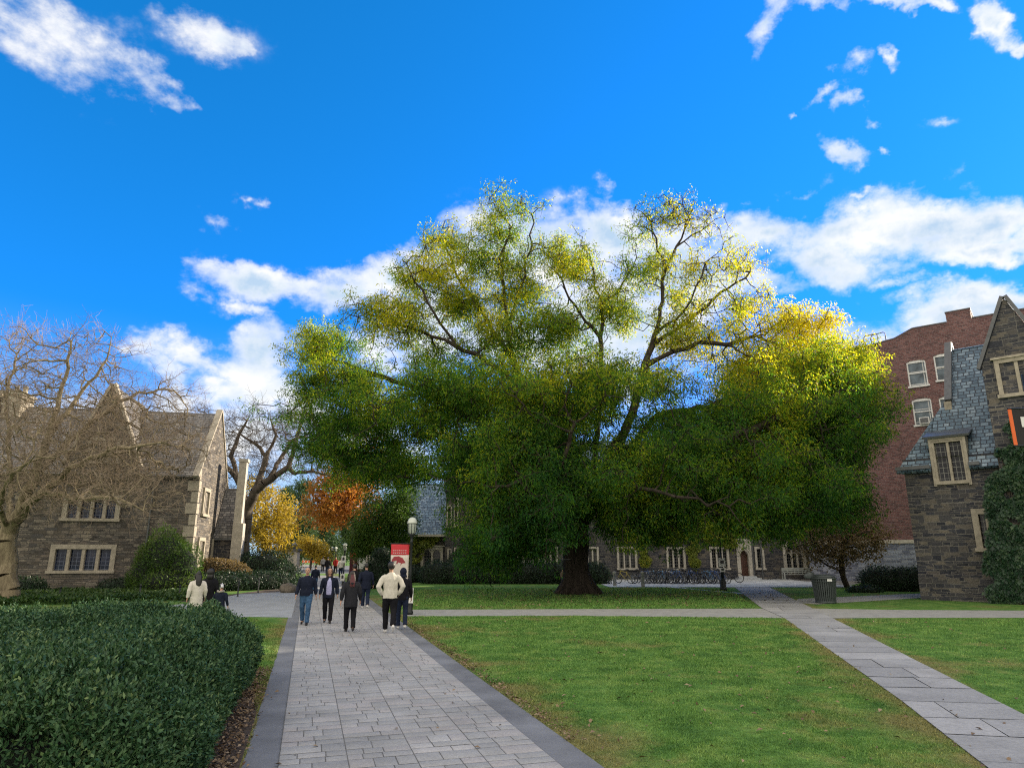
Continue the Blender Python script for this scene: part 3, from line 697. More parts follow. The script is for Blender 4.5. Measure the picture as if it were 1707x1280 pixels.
mb = MB(); fw.box(mb, 0, w1, ze-.36, ze-.2, -.22, -.02); mb.build('gutter', M_lead, B2)
# tall pale chimney breast / buttress at its end
s0 = fw.hit(386, 900)[0]; s1 = fw.hit(403, 900)[0]; zh = fw.hit(404, 770)[1]
mb = MB(); fw.box(mb, w1+.003, w1+.62, -.3, zh*.5, -.3, .55); fw.box(mb, w1+.003, w1+.46, zh*.5, zh, -.2, .5); fw.box(mb, w1-.05, w1+.54, zh, zh+.18, -.26, .56); fw.box(mb, w1+.003, w1+.8, -.3, .8, -.45, .7); mb.build('buttress', M_lime2, B2)

# ================================================================== middle dormitory behind the big tree
YM = 57.0; fm = Fac((at(742, 900, YM).x, YM), (1, 0)); sE = fm.hit(1400, 900)[0]; zE = 6.9; zr = 12.2; dep = 11
B = bld('grey_stone_dormitory', (fm.P.x+10, YM, 0), 'long grey stone dormitory with arched door and ivy behind the big tree')
ops = []
def addop(x0, y0, x1, y1): o = op(fm, x0, y0, x1, y1); ops.append(o); return o
W1 = [(752, 765, 1), (846, 866, 2), (871, 889, 1), (896, 930, 3), (977, 999, 2), (1028, 1063, 3), (1110, 1144, 3), (1182, 1217, 3), (1257, 1276, 1)]
lowW = [(addop(a, 911, b_, 949), n) for a, b_, n in W1]
upW = [(addop(a, 824, b_, 862), n) for a, b_, n in [(752, 768, 1), (800, 830, 2), (860, 890, 2), (905, 935, 2), (985, 1010, 2), (1030, 1060, 2), (1110, 1140, 2), (1180, 1210, 2), (1245, 1262, 1)]]
dO = addop(1226, 902, 1256, 961); dO = ops[-1]
bO = addop(1303, 902, 1346, 946)
mb = MB(); wall_grid(mb, fm, 0, sE, -.3, zE, ops, .4); mb.poly(fm.p(0, -.3), fm.p(0, -.3, dep), fm.p(0, zE, dep), fm.p(0, zr, dep/2), fm.p(0, zE)); mb.poly(fm.p(sE, -.3), fm.p(sE, -.3, dep), fm.p(sE, zE, dep), fm.p(sE, zr, dep/2), fm.p(sE, zE))
mb.poly(fm.p(0, -.3, dep), fm.p(sE, -.3, dep), fm.p(sE, zE, dep), fm.p(0, zE, dep)); fm.box(mb, 0, dO[0]-.3, -.3, .6, -.1, -.002); fm.box(mb, dO[1]+.3, sE, -.3, .6, -.1, -.002); mb.build('wall', M_stone2, B)
for o, n in lowW: window(B, fm, o, n, (M_lime2, M_glass), .17, .12)
for o, n in upW: window(B, fm, o, n, (M_lime2, M_glass), .17, .12)
mb = MB(); mb.slab([fm.p(0, zE-.2, -.35), fm.p(sE, zE-.2, -.35), fm.p(sE, zr, dep/2), fm.p(0, zr, dep/2)], .14); mb.slab([fm.p(sE, zE-.2, dep+.35), fm.p(0, zE-.2, dep+.35), fm.p(0, zr, dep/2), fm.p(sE, zr, dep/2)], .14); mb.build('roof', M_slate, B)
mb = MB(); fm.box(mb, 0, sE, zE-.32, zE-.16, -.45, -.01); mb.build('gutter', M_lead, B)
for gx in (5.5, 16.5, 25.5):   # front gables
    g0, g1, gz = gx-2.1, gx+2.1, 10.6
    mb = MB(); mb.poly(fm.p(g0, zE-.8, -.3), fm.p(g1, zE-.8, -.3), fm.p(g1, zE+.4, -.3), fm.p(gx, gz, -.3), fm.p(g0, zE+.4, -.3))
    for q in (g0, g1): mb.poly(fm.p(q, zE-.8, -.3), fm.p(q, zE+.4, -.3), fm.p(q, zE+.4, 2.6), fm.p(q, zE-.8, 2.6))
    mb.build('front_gable', M_stone2, B); mb = MB()
    mb.slab([fm.p(g0-.05, zE+.36, -.1), fm.p(gx, gz-.04, -.1), fm.p(gx, gz-.04, 5), fm.p(g0-.05, zE+.36, 5)], .12); mb.slab([fm.p(gx, gz-.04, -.1), fm.p(g1+.05, zE+.36, -.1), fm.p(g1+.05, zE+.36, 5), fm.p(gx, gz-.04, 5)], .12); mb.build('gable_roof', M_slate, B)
    coping(fm, B, [(g0-.12, zE+.28), (gx, gz+.04), (g1+.12, zE+.28)], .4, .16, -.38, M_lime2)
    window(B, fm, (gx-.8, gx+.8, zE+.2, zE+1.7), 2, (M_lime2, M_glass), .17, .12, t=-.32)
for cx in (9.5, 21.5): chimney(B, fm, cx-.9, cx+.9, 5, 6.2, 11, 14.2, M_stone2, 3)
# pointed-arch doorway
a0, a1, z0, z1 = dO; mb = MB(); zs = z0+(z1-z0)*.58; arch_fill(mb, fm, a0+.28, a1-.28, zs, z1-.02, -.06, .36); fm.box(mb, a0, a0+.28, 0, z1, -.08, .38); fm.box(mb, a1-.28, a1, 0, z1, -.08, .38); fm.box(mb, a0-.12, a1+.12, z1+.002, z1+.2, -.14, .2)
outer = arch_pts(a0+.12, a1-.12, 0, zs); mb.tube([fm.p(x, z, -.08) for x, z in outer], .07, 6)
dsur = mb.build('door_surround', M_lime2, B)
mb = MB(); mb.poly(fm.p(a0+.2, 0, .3), fm.p(a1-.2, 0, .3), fm.p(a1-.2, z1-.05, .3), fm.p(a0+.2, z1-.05, .3))
for k in range(5): 
    x = a0+.3+(a1-a0-.6)*k/4; fm.box(mb, x-.012, x+.012, .05, z1-.4, .275, .299)
dd = mb.build('door', M_dwood, B); mb = MB(); mb.ell(fm.p((a0+a1)/2+.25, 1.1, .25), (.05, .05, .05), 8, 6); mb.build('handle', M_lead, dd)
mb = MB(); fm.box(mb, a0-.3, a1+.3, 0, .14, -1.0, -.11); fm.box(mb, a0-.1, a1+.1, .14, .26, -.6, -.11); mb.build('door_step', M_pl, B)
# big arched window right of the door
a0, a1, z0, z1 = bO; mb = MB(); zs = z0+(z1-z0)*.5; arch_fill(mb, fm, a0+.25, a1-.25, zs, z1-.02, -.06, .3); fm.box(mb, a0, a0+.25, z0, z1, -.08, .32); fm.box(mb, a1-.25, a1, z0, z1, -.08, .32); fm.box(mb, a0-.1, a1+.1, z0-.14, z0, -.16, .32)
outer = arch_pts(a0+.1, a1-.1, 0, zs); mb.tube([fm.p(x, z, -.09) for x, z in outer], .1, 6); cx = (a0+a1)/2
for k in (1, 2): 
    x = a0+.25+(a1-a0-.5)*k/3; fm.box(mb, x-.06, x+.06, z0+.001, zs+.35, .02, .24)
for k in range(3):
    x0 = a0+.25+(a1-a0-.5)*k/3+.06; x1 = x0+(a1-a0-.5)/3-.12; mb.tube([fm.p(x, z, .1) for x, z in arch_pts(x0, x1, 0, zs-.1)], .05, 5)
wn = mb.build('arched_window', M_lime2, B); mb = MB(); mb.poly(fm.p(a0+.2, z0, .2), fm.p(a1-.2, z0, .2), fm.p(a1-.2, z1-.05, .2), fm.p(a0+.2, z1-.05, .2)); mb.build('pane', M_glass, wn)
# buttresses and pipes
mb = MB()
for px in (1246, 1260): 
    s_ = fm.hit(px+6, 900)[0]; mb.tube([fm.p(s_, 0, -.09), fm.p(s_, zE-.4, -.09)], .06, 8)
mb.build('downpipe', M_lead, B)
# window air conditioner
a = fm.hit(882, 941); mb = MB(); mb.box(fm.p(a[0], a[1], -.16), (.62, .5, .46)); ac = mb.build('air_conditioner', M_frame, B); mb = MB(); fm.box(mb, a[0]-.2, a[0]+.2, a[1]-.16, a[1]+.16, -.425, -.413); mb.build('vent_grille', M_lead, ac)

# low cloister wing on its left
YC = 53.0; fc = Fac((at(648, 900, YC).x, YC), (1, 0)); sC = fc.hit(745, 900)[0]; ze = fc.hit(720, 888)[1]; zt = at(720, 806, YC+5).z
B3 = bld('cloister_wing', (fc.P.x+4, YC, 0), 'low stone wing with blue slate roof and twin arched windows behind the lamp post')
o1 = op(fc, 702, 911, 738, 950); o2 = op(fc, 658, 911, 692, 950)
mb = MB(); wall_grid(mb, fc, 0, sC, -.3, ze, [o1, o2], .35); mb.poly(fc.p(0, -.3), fc.p(0, -.3, 10), fc.p(0, ze, 10), fc.p(0, zt, 5), fc.p(0, ze)); mb.poly(fc.p(sC, -.3), fc.p(sC, -.3, 10), fc.p(sC, ze, 10), fc.p(sC, zt, 5), fc.p(sC, ze)); fc.box(mb, 0, sC, -.3, .7, -.1, -.002); mb.build('wall', M_stone2, B3)
for o in (o1, o2): window(B3, fc, o, 2, (M_lime2, M_glass), .2, .14, arched=True, hood=True)
mb = MB(); mb.slab([fc.p(-.2, ze-.15, -.35), fc.p(sC+.1, ze-.15, -.35), fc.p(sC+.1, zt, 5), fc.p(-.2, zt, 5)], .14); mb.slab([fc.p(sC+.1, ze-.15, 10.3), fc.p(-.2, ze-.15, 10.3), fc.p(-.2, zt, 5), fc.p(sC+.1, zt, 5)], .14); mb.build('roof', M_slate, B3)
mb = MB(); fc.box(mb, -.2, sC+.1, ze-.29, ze-.11, -.47, -.36); mb.build('gutter', M_lime2, B3)
# pale gabled stair bay between the two
fb = Fac((at(742, 900, 52.4).x, 52.4), (1, 0)); sB = fb.hit(790, 900)[0]; zB = fb.hit(760, 800)[1]; zA = fb.hit(766, 772)[1]
B4 = bld('stair_bay', (fb.P.x+1, 52.4, 0), 'narrow pale gabled stone bay with tall windows at the left end of the long dormitory')
oo = [op(fb, 746, 914, 753, 948), op(fb, 757, 912, 764, 948), op(fb, 745, 842, 753, 880), op(fb, 757, 830, 764, 878)]
mb = MB(); wall_grid(mb, fb, 0, sB, -.3, zB, oo); mb.poly(fb.p(0, zB), fb.p(sB, zB), fb.p(sB/2, zA)); 
for q in (0, sB): mb.poly(fb.p(q, -.3), fb.p(q, zB), fb.p(q, zB, 5), fb.p(q, -.3, 5))
mb.build('wall', M_stone2, B4)
for o in oo: window(B4, fb, o, 1, (M_lime2, M_glass), .1, .1)
mb = MB(); mb.slab([fb.p(-.1, zB-.05, -.02), fb.p(sB/2, zA-.02, -.02), fb.p(sB/2, zA-.02, 6), fb.p(-.1, zB-.05, 6)], .12); mb.slab([fb.p(sB/2, zA-.02, -.02), fb.p(sB+.1, zB-.05, -.02), fb.p(sB+.1, zB-.05, 6), fb.p(sB/2, zA-.02, 6)], .12); mb.build('roof', M_slate, B4)
coping(fb, B4, [(-.15, zB-.12), (sB/2, zA+.05), (sB+.15, zB-.12)], .36, .16, -.1, M_lime2)
mb = MB(); s_ = fb.hit(755, 880)[0]; mb.tube([fb.p(s_, .2, -.08), fb.p(s_, zB-.3, -.08)], .06, 8); mb.build('downpipe', M_lead, B4)

# ================================================================== red brick building, right background
db = Vector((1.273, -1, 0)).normalized(); cB = at(1530, 950, 50.0); fbk = Fac((cB.x-db.x*8, cB.y-db.y*8), db)
zTop = fbk.hit(1560, 541)[1]; sl_ = fbk.hit(1448, 590)[0]; LB = 23
B = bld('brick_building', tuple(fbk.p(8)), 'tall red brick building with stone base and arched sash windows behind the big tree')
zb = fbk.hit(1500, 902)[1]
bo = [op(fbk, 1510, 603, 1537, 636), op(fbk, 1555, 592, 1579, 630), op(fbk, 1519, 666, 1546, 706), op(fbk, 1564, 662, 1590, 702)]
def sq(o): return (o[0], o[0]+1.25, o[3]-1.95, o[3])
bo = [sq(o) for o in bo]
mb = MB(); wall_grid(mb, fbk, sl_-6, LB, zb, zTop-1.1, bo, .25)
za, zc_ = fbk.hit(1452, 568), fbk.hit(1490, 557); zd = fbk.hit(1520, 541)
A = [(sl_-6, zTop-1.1), (LB, zTop-1.1), (LB, zTop), (zd[0], zTop), (zc_[0], zTop-.55), (za[0], zTop-.75), (sl_-6, zTop-.75)]
mb.poly(*[fbk.p(a, z) for a, z in A]); mb.poly(fbk.p(sl_-6, zb), fbk.p(sl_-6, zTop-.75), fbk.p(sl_-6, zTop-.75, 14), fbk.p(sl_-6, zb, 14)); mb.poly(fbk.p(LB, zb), fbk.p(LB, zTop), fbk.p(LB, zTop, 14), fbk.p(LB, zb, 14)); mb.poly(fbk.p(sl_-6, zb, 14), fbk.p(LB, zb, 14), fbk.p(LB, zTop-.8, 14), fbk.p(sl_-6, zTop-.8, 14))
a0 = fbk.hit(1576, 525)[0]; a1 = fbk.hit(1618, 525)[0]; fbk.box(mb, a0, a1, zTop-.05, zTop+.75, .02, 2.4)
mb.build('wall', M_brick, B)
mb = MB(); mb.slab([fbk.p(sl_-6, zTop-1.0, .02), fbk.p(LB, zTop-1.0, .02), fbk.p(LB, zTop-1.0, 14), fbk.p(sl_-6, zTop-1.0, 14)], .2); mb.build('roof', M_lead, B)
mb = MB(); fbk.box(mb, sl_-6, LB, -.3, zb-.14, -.1, .3); mb.build('stone_base', M_bstone, B); mb = MB(); fbk.box(mb, sl_-6, LB, zb-.139, zb+.1, -.16, .3); mb.build('stone_band', M_lime2, B)
coping(fbk, B, [(sl_-6, zTop-.745), (za[0], zTop-.745), (zc_[0], zTop-.545), (zd[0], zTop+.003), (a0-.01, zTop+.003)], .4, .07, -.06, M_lead)
coping(fbk, B, [(a0-.04, zTop+.753), (a1+.04, zTop+.753)], 2.5, .07, -.03, M_lead); coping(fbk, B, [(a1+.03, zTop+.003), (LB, zTop+.003)], .4, .07, -.06, M_lead)
for o in bo:
    a0, a1, z0, z1 = o; mb = MB(); f_ = .09
    fbk.box(mb, a0, a0+f_, z0, z1, .03, .16); fbk.box(mb, a1-f_, a1, z0, z1, .03, .16); fbk.box(mb, a0+f_, a1-f_, z1-.2, z1, .03, .16); fbk.box(mb, a0+f_, a1-f_, (z0+z1)/2-.04, (z0+z1)/2+.04, .035, .15); fbk.box(mb, a0-.08, a1+.08, z0-.12, z0+.01, -.1, .2)
    n_ = 8; c_ = (a0+a1)/2
    wn = mb.build('window', M_frame, B); mb = MB(); mb.poly(fbk.p(a0, z0, .1), fbk.p(a1, z0, .1), fbk.p(a1, z1, .1), fbk.p(a0, z1, .1)); mb.build('pane', M_sash, wn)
    mb = MB()
    for k in range(n_):   # segmental brick arch, soldier course
        u0, u1 = k/n_, (k+1)/n_; q = lambda u: (a0-.1+(a1-a0+.2)*u, z1-.16+.2*math.sin(math.pi*u))
        (x0, y0), (x1, y1) = q(u0), q(u1); mb.obox(fbk.p(x0+.01, y0, -.012), fbk.d*(x1-x0-.02)+Vector((0, 0, y1-y0)), fbk.n*.08, Vector((0, 0, .3)))
    mb.build('brick_arch', M_brick, B)
# air conditioner in the middle window
o = bo[2]; a0 = o[0]+.35; mb = MB(); fbk.box(mb, a0, a0+.62, o[2]+.02, o[2]+.5, -.28, .09); ac = mb.build('air_conditioner', M_frame, B); mb = MB(); fbk.box(mb, a0+.06, a0+.56, o[2]+.08, o[2]+.44, -.295, -.283); mb.build('vent_grille', M_lead, ac)
# roof ladder hoops
mb = MB(); s_ = fbk.hit(1440, 590)[0]
for k in (0, .55): mb.tube([fbk.p(s_+k, zTop-.8, .6), fbk.p(s_+k, zTop+.05, .6), fbk.p(s_+k+.12, zTop+.22, .6), fbk.p(s_+k+.9, zTop+.3, .6), fbk.p(s_+k+1.02, zTop+.15, .6), fbk.p(s_+k+1.02, zTop-.8, .6)], .04, 6)
mb.build('roof_ladder', M_lead, B)

# ================================================================== stone hall at the right edge
dr_ = Vector((1.075, -1, 0)).normalized(); c0 = gnd(1537, 999); fr = Fac(c0, dr_)
B_hall = B = bld('stone_hall', tuple(fr.p(0)), 'dark stone hall with steep blue slate roof, gabled bay and ivy at the right edge')
zE = 6.25; tR = 4.3; zR = 12.3; L = 48
wA = op(fr, 1552, 736, 1616, 804); wLow = op(fr, 1618, 848, 1663, 918)
sG = fr.hit(1640, 800)[0]            # left edge of the gabled bay
mb = MB(); wall_grid(mb, fr, 0, L, -.3, zE, [(wA[0], wA[1], wA[2], zE), wLow], .35)
fr.box(mb, 0, L, -.3, .95, -.16, -.002); fr.box(mb, 0, L, .95, 1.1, -.1, -.003)
# left end wall (three storeys of depth)
mb.poly(fr.p(0, -.3), fr.p(0, -.3, 8.6), fr.p(0, zE, 8.6), fr.p(0, zE)); mb.poly(fr.p(L, -.3), fr.p(L, -.3, 8.6), fr.p(L, zE, 8.6), fr.p(L, zR, tR), fr.p(L, zE)); mb.poly(fr.p(0, -.3, 8.6), fr.p(L, -.3, 8.6), fr.p(L, zE, 8.6), fr.p(0, zE, 8.6))
mb.build('wall', M_stone2, B)
sl0 = (zR-zE)/tR
def rp(s_, t): return fr.p(s_, zE-.1+sl0*t, t)
sg = 1.9; th = 2.4       # upper gable end set in from the corner; hipped catslide below it
dA, dB = wA[0]-.13, wA[1]+.13
hx = -.25+1.9/(th+.35)*(sg+.25)
mb = MB()
# simple, robust split: strips above and beside the dormer
mb = MB()
mb.slab([rp(-.25, -.35), rp(dA, -.35), rp(dA, 1.55), rp(hx, 1.55)], .14)
mb.slab([rp(hx, 1.55), rp(L, 1.55), rp(L, th), rp(sg, th)], .14)
mb.slab([rp(dB, -.35), rp(L, -.35), rp(L, 1.55), rp(dB, 1.55)], .14)
mb.slab([rp(sg, th), rp(L, th), rp(L, tR), rp(sg, tR)], .14); mb.slab([rp(dA, .62), rp(dB, .62), rp(dB, 1.55), rp(dA, 1.55)], .14)
mb.slab([fr.p(L, zE-.1, 8.9), fr.p(sg, zE-.1, 8.9), fr.p(sg, zR-.1, tR), fr.p(L, zR-.1, tR)], .14)
# hip towards the left end
mb.slab([fr.p(-.25, zE-.25, 8.9), rp(-.25, -.35), rp(sg, th), fr.p(sg, zE-.1+sl0*th, 8.6-th)], .14)
mb.build('roof', M_slate, B)
# upper gable end wall with coping
fg = Fac(fr.p(sg, 0), fr.n); fg.n = fr.d
mb = MB(); hz_ = zE-.1+sl0*th; mb.poly(fr.p(sg-.02, hz_-.3, th-.2), fr.p(sg-.02, hz_-.3, 8.6-th+.2), fr.p(sg-.02, hz_, 8.6-th), fr.p(sg-.02, zR-.02, tR), fr.p(sg-.02, hz_, th)); mb.build('gable_end', M_stone2, B)
coping(fg, B, [(th-.45, hz_-.45), (tR, zR+.2), (8.6-th+.4, hz_-.45)], .30, .18, -.16, M_lead)
mb = MB(); fr.box(mb, sg-.2, sg+.1, hz_-.85, hz_-.45, th-.6, th-.1); mb.build('kneeler', M_lime, B)
for q0, q1 in ((-.25, dA), (dB, sG)): mb = MB(); fr.box(mb, q0, q1, zE-.52, zE-.36, -.46, -.31); mb.build('gutter', M_lead, B)
# half dormer through the eaves
mb = MB(); zd = wA[3]; fr.box(mb, wA[0]-.11, wA[0], wA[2]-.1, zd, -.1, 1.2); fr.box(mb, wA[1], wA[1]+.11, wA[2]-.1, zd, -.1, 1.2); fr.box(mb, wA[0]-.11, wA[1]+.11, zd+.001, zd+.16, -.1, 1.3); mb.build('dormer', M_lime, B)
mb = MB(); mb.slab([fr.p(wA[0]-.3, zd+.2, -.22), fr.p(wA[1]+.3, zd+.2, -.22), fr.p(wA[1]+.3, zd+.62, 1.1), fr.p(wA[0]-.3, zd+.62, 1.1)], .1); mb.build('dormer_roof', M_lead, B)
window(B, fr, wA, 2, (M_lime, M_glass), .09, .10, .06); window(B, fr, wLow, 1, (M_lime, M_glass), .24, .1, .06)
# gabled bay
tb = -.75; gx = fr.hit(1673, 497, tb); g0 = fr.hit(1634, 600, tb); hw = gx[0]-g0[0]; g1 = gx[0]+hw; zk = g0[1]-.35
gw = op(fr, 1657, 592, 1740, 658, tb); gw = (gx[0]-hw*.62, gx[0]+hw*.62, gw[2]+.1, gw[2]+1.75)
mb = MB(); ft = fr
wall_grid(mb, fr, g0[0], g1, -.3, zk, [gw] if gw[3] < zk else [], .3, t=tb)
mb.poly(fr.p(g0[0], zk, tb), fr.p(g1, zk, tb), fr.p(gx[0], gx[1], tb))
for q in (g0[0], g1): mb.poly(fr.p(q, -.3, tb), fr.p(q, zk, tb), fr.p(q, zk, 3.5), fr.p(q, -.3, 3.5))
mb.build('gable_bay', M_stone2, B)
mb = MB(); mb.slab([fr.p(g0[0]-.03, zk-.03, tb+.1), fr.p(gx[0], gx[1]-.05, tb+.1), fr.p(gx[0], gx[1]-.05, 6), fr.p(g0[0]-.03, zk-.03, 6)], .12); mb.slab([fr.p(gx[0], gx[1]-.05, tb+.1), fr.p(g1+.03, zk-.03, tb+.1), fr.p(g1+.03, zk-.03, 6), fr.p(gx[0], gx[1]-.05, 6)], .12); mb.build('gable_roof', M_slate, B)
coping(fr, B, [(g0[0]-.06, zk-.08), (gx[0], gx[1]+.06), (g1+.06, zk-.08)], .32, .14, tb-.1, M_lead)
window(B, fr, gw, 3 if hw > 1.8 else 2, (M_lime, M_glass), .17, .13, .07, t=tb-.01, hood=True)
print('hall', sG, g0, gx, g1, zk, gw, wA, wLow, 'brick', zTop, zb, bo[0])
mb = MB(); a0, a1, zz = 8.5, 50.0, 11.5  # unseen taller range added so its shadow covers the foreground
for q in (a0, a1): mb.poly(fr.p(q, -.3, -.4), fr.p(q, zz, -.4), fr.p(q, 18, 6), fr.p(q, zz, 12), fr.p(q, -.3, 12))
mb.poly(fr.p(a0, -.3, -.4), fr.p(a1, -.3, -.4), fr.p(a1, zz, -.4), fr.p(a0, zz, -.4)); mb.poly(fr.p(a0, -.3, 12), fr.p(a1, -.3, 12), fr.p(a1, zz, 12), fr.p(a0, zz, 12)); mb.build('shade_range', M_stone2, B_hall)
mb = MB(); mb.slab([fr.p(a0, zz-.2, -.7), fr.p(a1, zz-.2, -.7), fr.p(a1, 18.1, 6), fr.p(a0, 18.1, 6)], .14); mb.slab([fr.p(a1, zz-.2, 12.3), fr.p(a0, zz-.2, 12.3), fr.p(a0, 18.1, 6), fr.p(a1, 18.1, 6)], .14); mb.build('shade_range_roof', M_slate, B_hall)
# far stone building beyond the lamp
YF = 84; ff = Fac((at(585, 900, YF).x, YF), (1, 0)); sF = ff.hit(716, 900)[0]; zE = ff.hit(650, 872)[1]; zr = at(650, 838, YF+6).z
B = bld('distant_hall', (ff.P.x+3, YF, 0), 'distant dark stone hall with slate roof beyond the red banners')
oo = [op(ff, a, 908, a+12, 938) for a in (600, 616, 634, 652, 670, 688)]
mb = MB(); wall_grid(mb, ff, 0, sF, -.3, zE, oo); 
for q in (0, sF): mb.poly(ff.p(q, -.3), ff.p(q, -.3, 12), ff.p(q, zE, 12), ff.p(q, zr, 6), ff.p(q, zE))
mb.build('wall', M_stone2, B)
for o in oo: window(B, ff, o, 2, (M_lime2, M_glass), .14, .12)
mb = MB(); mb.slab([ff.p(-.2, zE-.1, -.3), ff.p(sF+.2, zE-.1, -.3), ff.p(sF+.2, zr, 6), ff.p(-.2, zr, 6)], .14); mb.slab([ff.p(sF+.2, zE-.1, 12.3), ff.p(-.2, zE-.1, 12.3), ff.p(-.2, zr, 6), ff.p(sF+.2, zr, 6)], .14); mb.build('roof', M_slate, B)
# ------------------------------------------------------------------ bark and leaf materials
def barkmat(name, c0, c1, sc=6, rough=.9):
    m, nt, b = new_mat(name); oc = objc(nt); st = nd(nt, 'Mapping', {'Vector': oc, 'Scale': (1, 1, .22)}).outputs[0]
    f = noise(nt, st, sc, 6, .7); nt.links.new(ramp(nt, f, [(.3, c0), (.68, c1)]), b.inputs['Base Color']); b.inputs['Roughness'].default_value = rough; b.inputs['Specular IOR Level'].default_value = .2
    bump(nt, b, f, .9, .06); return m
M_bark = barkmat('dark_bark', (.016, .013, .011), (.065, .052, .042))
M_bark2 = barkmat('mossy_bark', (.11, .085, .055), (.36, .30, .19))
M_twig = barkmat('twig_bark', (.16, .12, .085), (.42, .33, .235), 3)
M_bark3 = barkmat('grey_bark', (.05, .042, .036), (.15, .125, .10))
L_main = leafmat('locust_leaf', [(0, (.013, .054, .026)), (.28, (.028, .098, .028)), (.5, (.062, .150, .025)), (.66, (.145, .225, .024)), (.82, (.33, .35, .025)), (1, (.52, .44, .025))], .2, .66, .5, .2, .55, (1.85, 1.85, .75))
L_dark = leafmat('dark_evergreen', [(0, (.008, .02, .012)), (.5, (.018, .045, .02)), (1, (.04, .085, .03))], .6, .15, .45, .4)
L_holly = leafmat('holly_leaf', [(0, (.008, .030, .013)), (.42, (.030, .082, .032)), (.75, (.080, .155, .062)), (1, (.25, .32, .12))], 1.6, .12, .5, .25, .32)
L_bush = leafmat('willow_bush_leaf', [(0, (.02, .06, .012)), (.5, (.06, .13, .02)), (1, (.16, .22, .03))], .8, .35)
L_yel = leafmat('yellow_leaf', [(0, (.13, .12, .025)), (.5, (.34, .25, .03)), (1, (.52, .38, .06))], .3, .45)
L_org = leafmat('orange_leaf', [(0, (.12, .05, .025)), (.35, (.30, .12, .035)), (.7, (.42, .19, .045)), (1, (.46, .30, .09))], .3, .45)
L_pine = leafmat('pine_needle', [(0, (.015, .04, .02)), (.5, (.05, .10, .045)), (1, (.12, .17, .06))], .4, .25)
L_ivyy = leafmat('yellow_green_ivy', [(0, (.05, .09, .015)), (.5, (.16, .20, .025)), (1, (.32, .30, .03))], .6, .3)
L_ivy = leafmat('dark_ivy', [(0, (.008, .024, .014)), (.5, (.022, .060, .028)), (1, (.075, .125, .045))], 1.1, .2, .4, .4, .45)
L_brn = leafmat('brown_leaf', [(0, (.09, .065, .038)), (.5, (.20, .15, .08)), (1, (.36, .28, .17))], .8, .3)
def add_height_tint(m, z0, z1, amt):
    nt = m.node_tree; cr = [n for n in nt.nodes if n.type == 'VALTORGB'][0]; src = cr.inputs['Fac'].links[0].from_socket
    z = nd(nt, 'SeparateXYZ', {0: objc(nt)}).outputs[2]; mr = nd(nt, 'MapRange', {'Value': z, 1: z0, 2: z1, 3: -amt*.35, 4: amt}).outputs[0]  # yellower top, deeper green foot: autumn tone plus sun and shade in the colour
    x = nd(nt, 'SeparateXYZ', {0: objc(nt)}).outputs[0]   # sunlit yellow of the right shoulder put into the leaf colour
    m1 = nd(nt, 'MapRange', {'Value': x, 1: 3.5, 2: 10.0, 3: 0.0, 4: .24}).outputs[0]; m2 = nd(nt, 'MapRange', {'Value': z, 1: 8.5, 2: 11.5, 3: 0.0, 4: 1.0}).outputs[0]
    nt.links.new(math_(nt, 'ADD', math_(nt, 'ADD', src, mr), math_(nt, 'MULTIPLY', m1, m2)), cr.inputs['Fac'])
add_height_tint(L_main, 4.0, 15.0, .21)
def tree(name, loc, label, group=None): return empty(name, loc, label, 'tree', group)

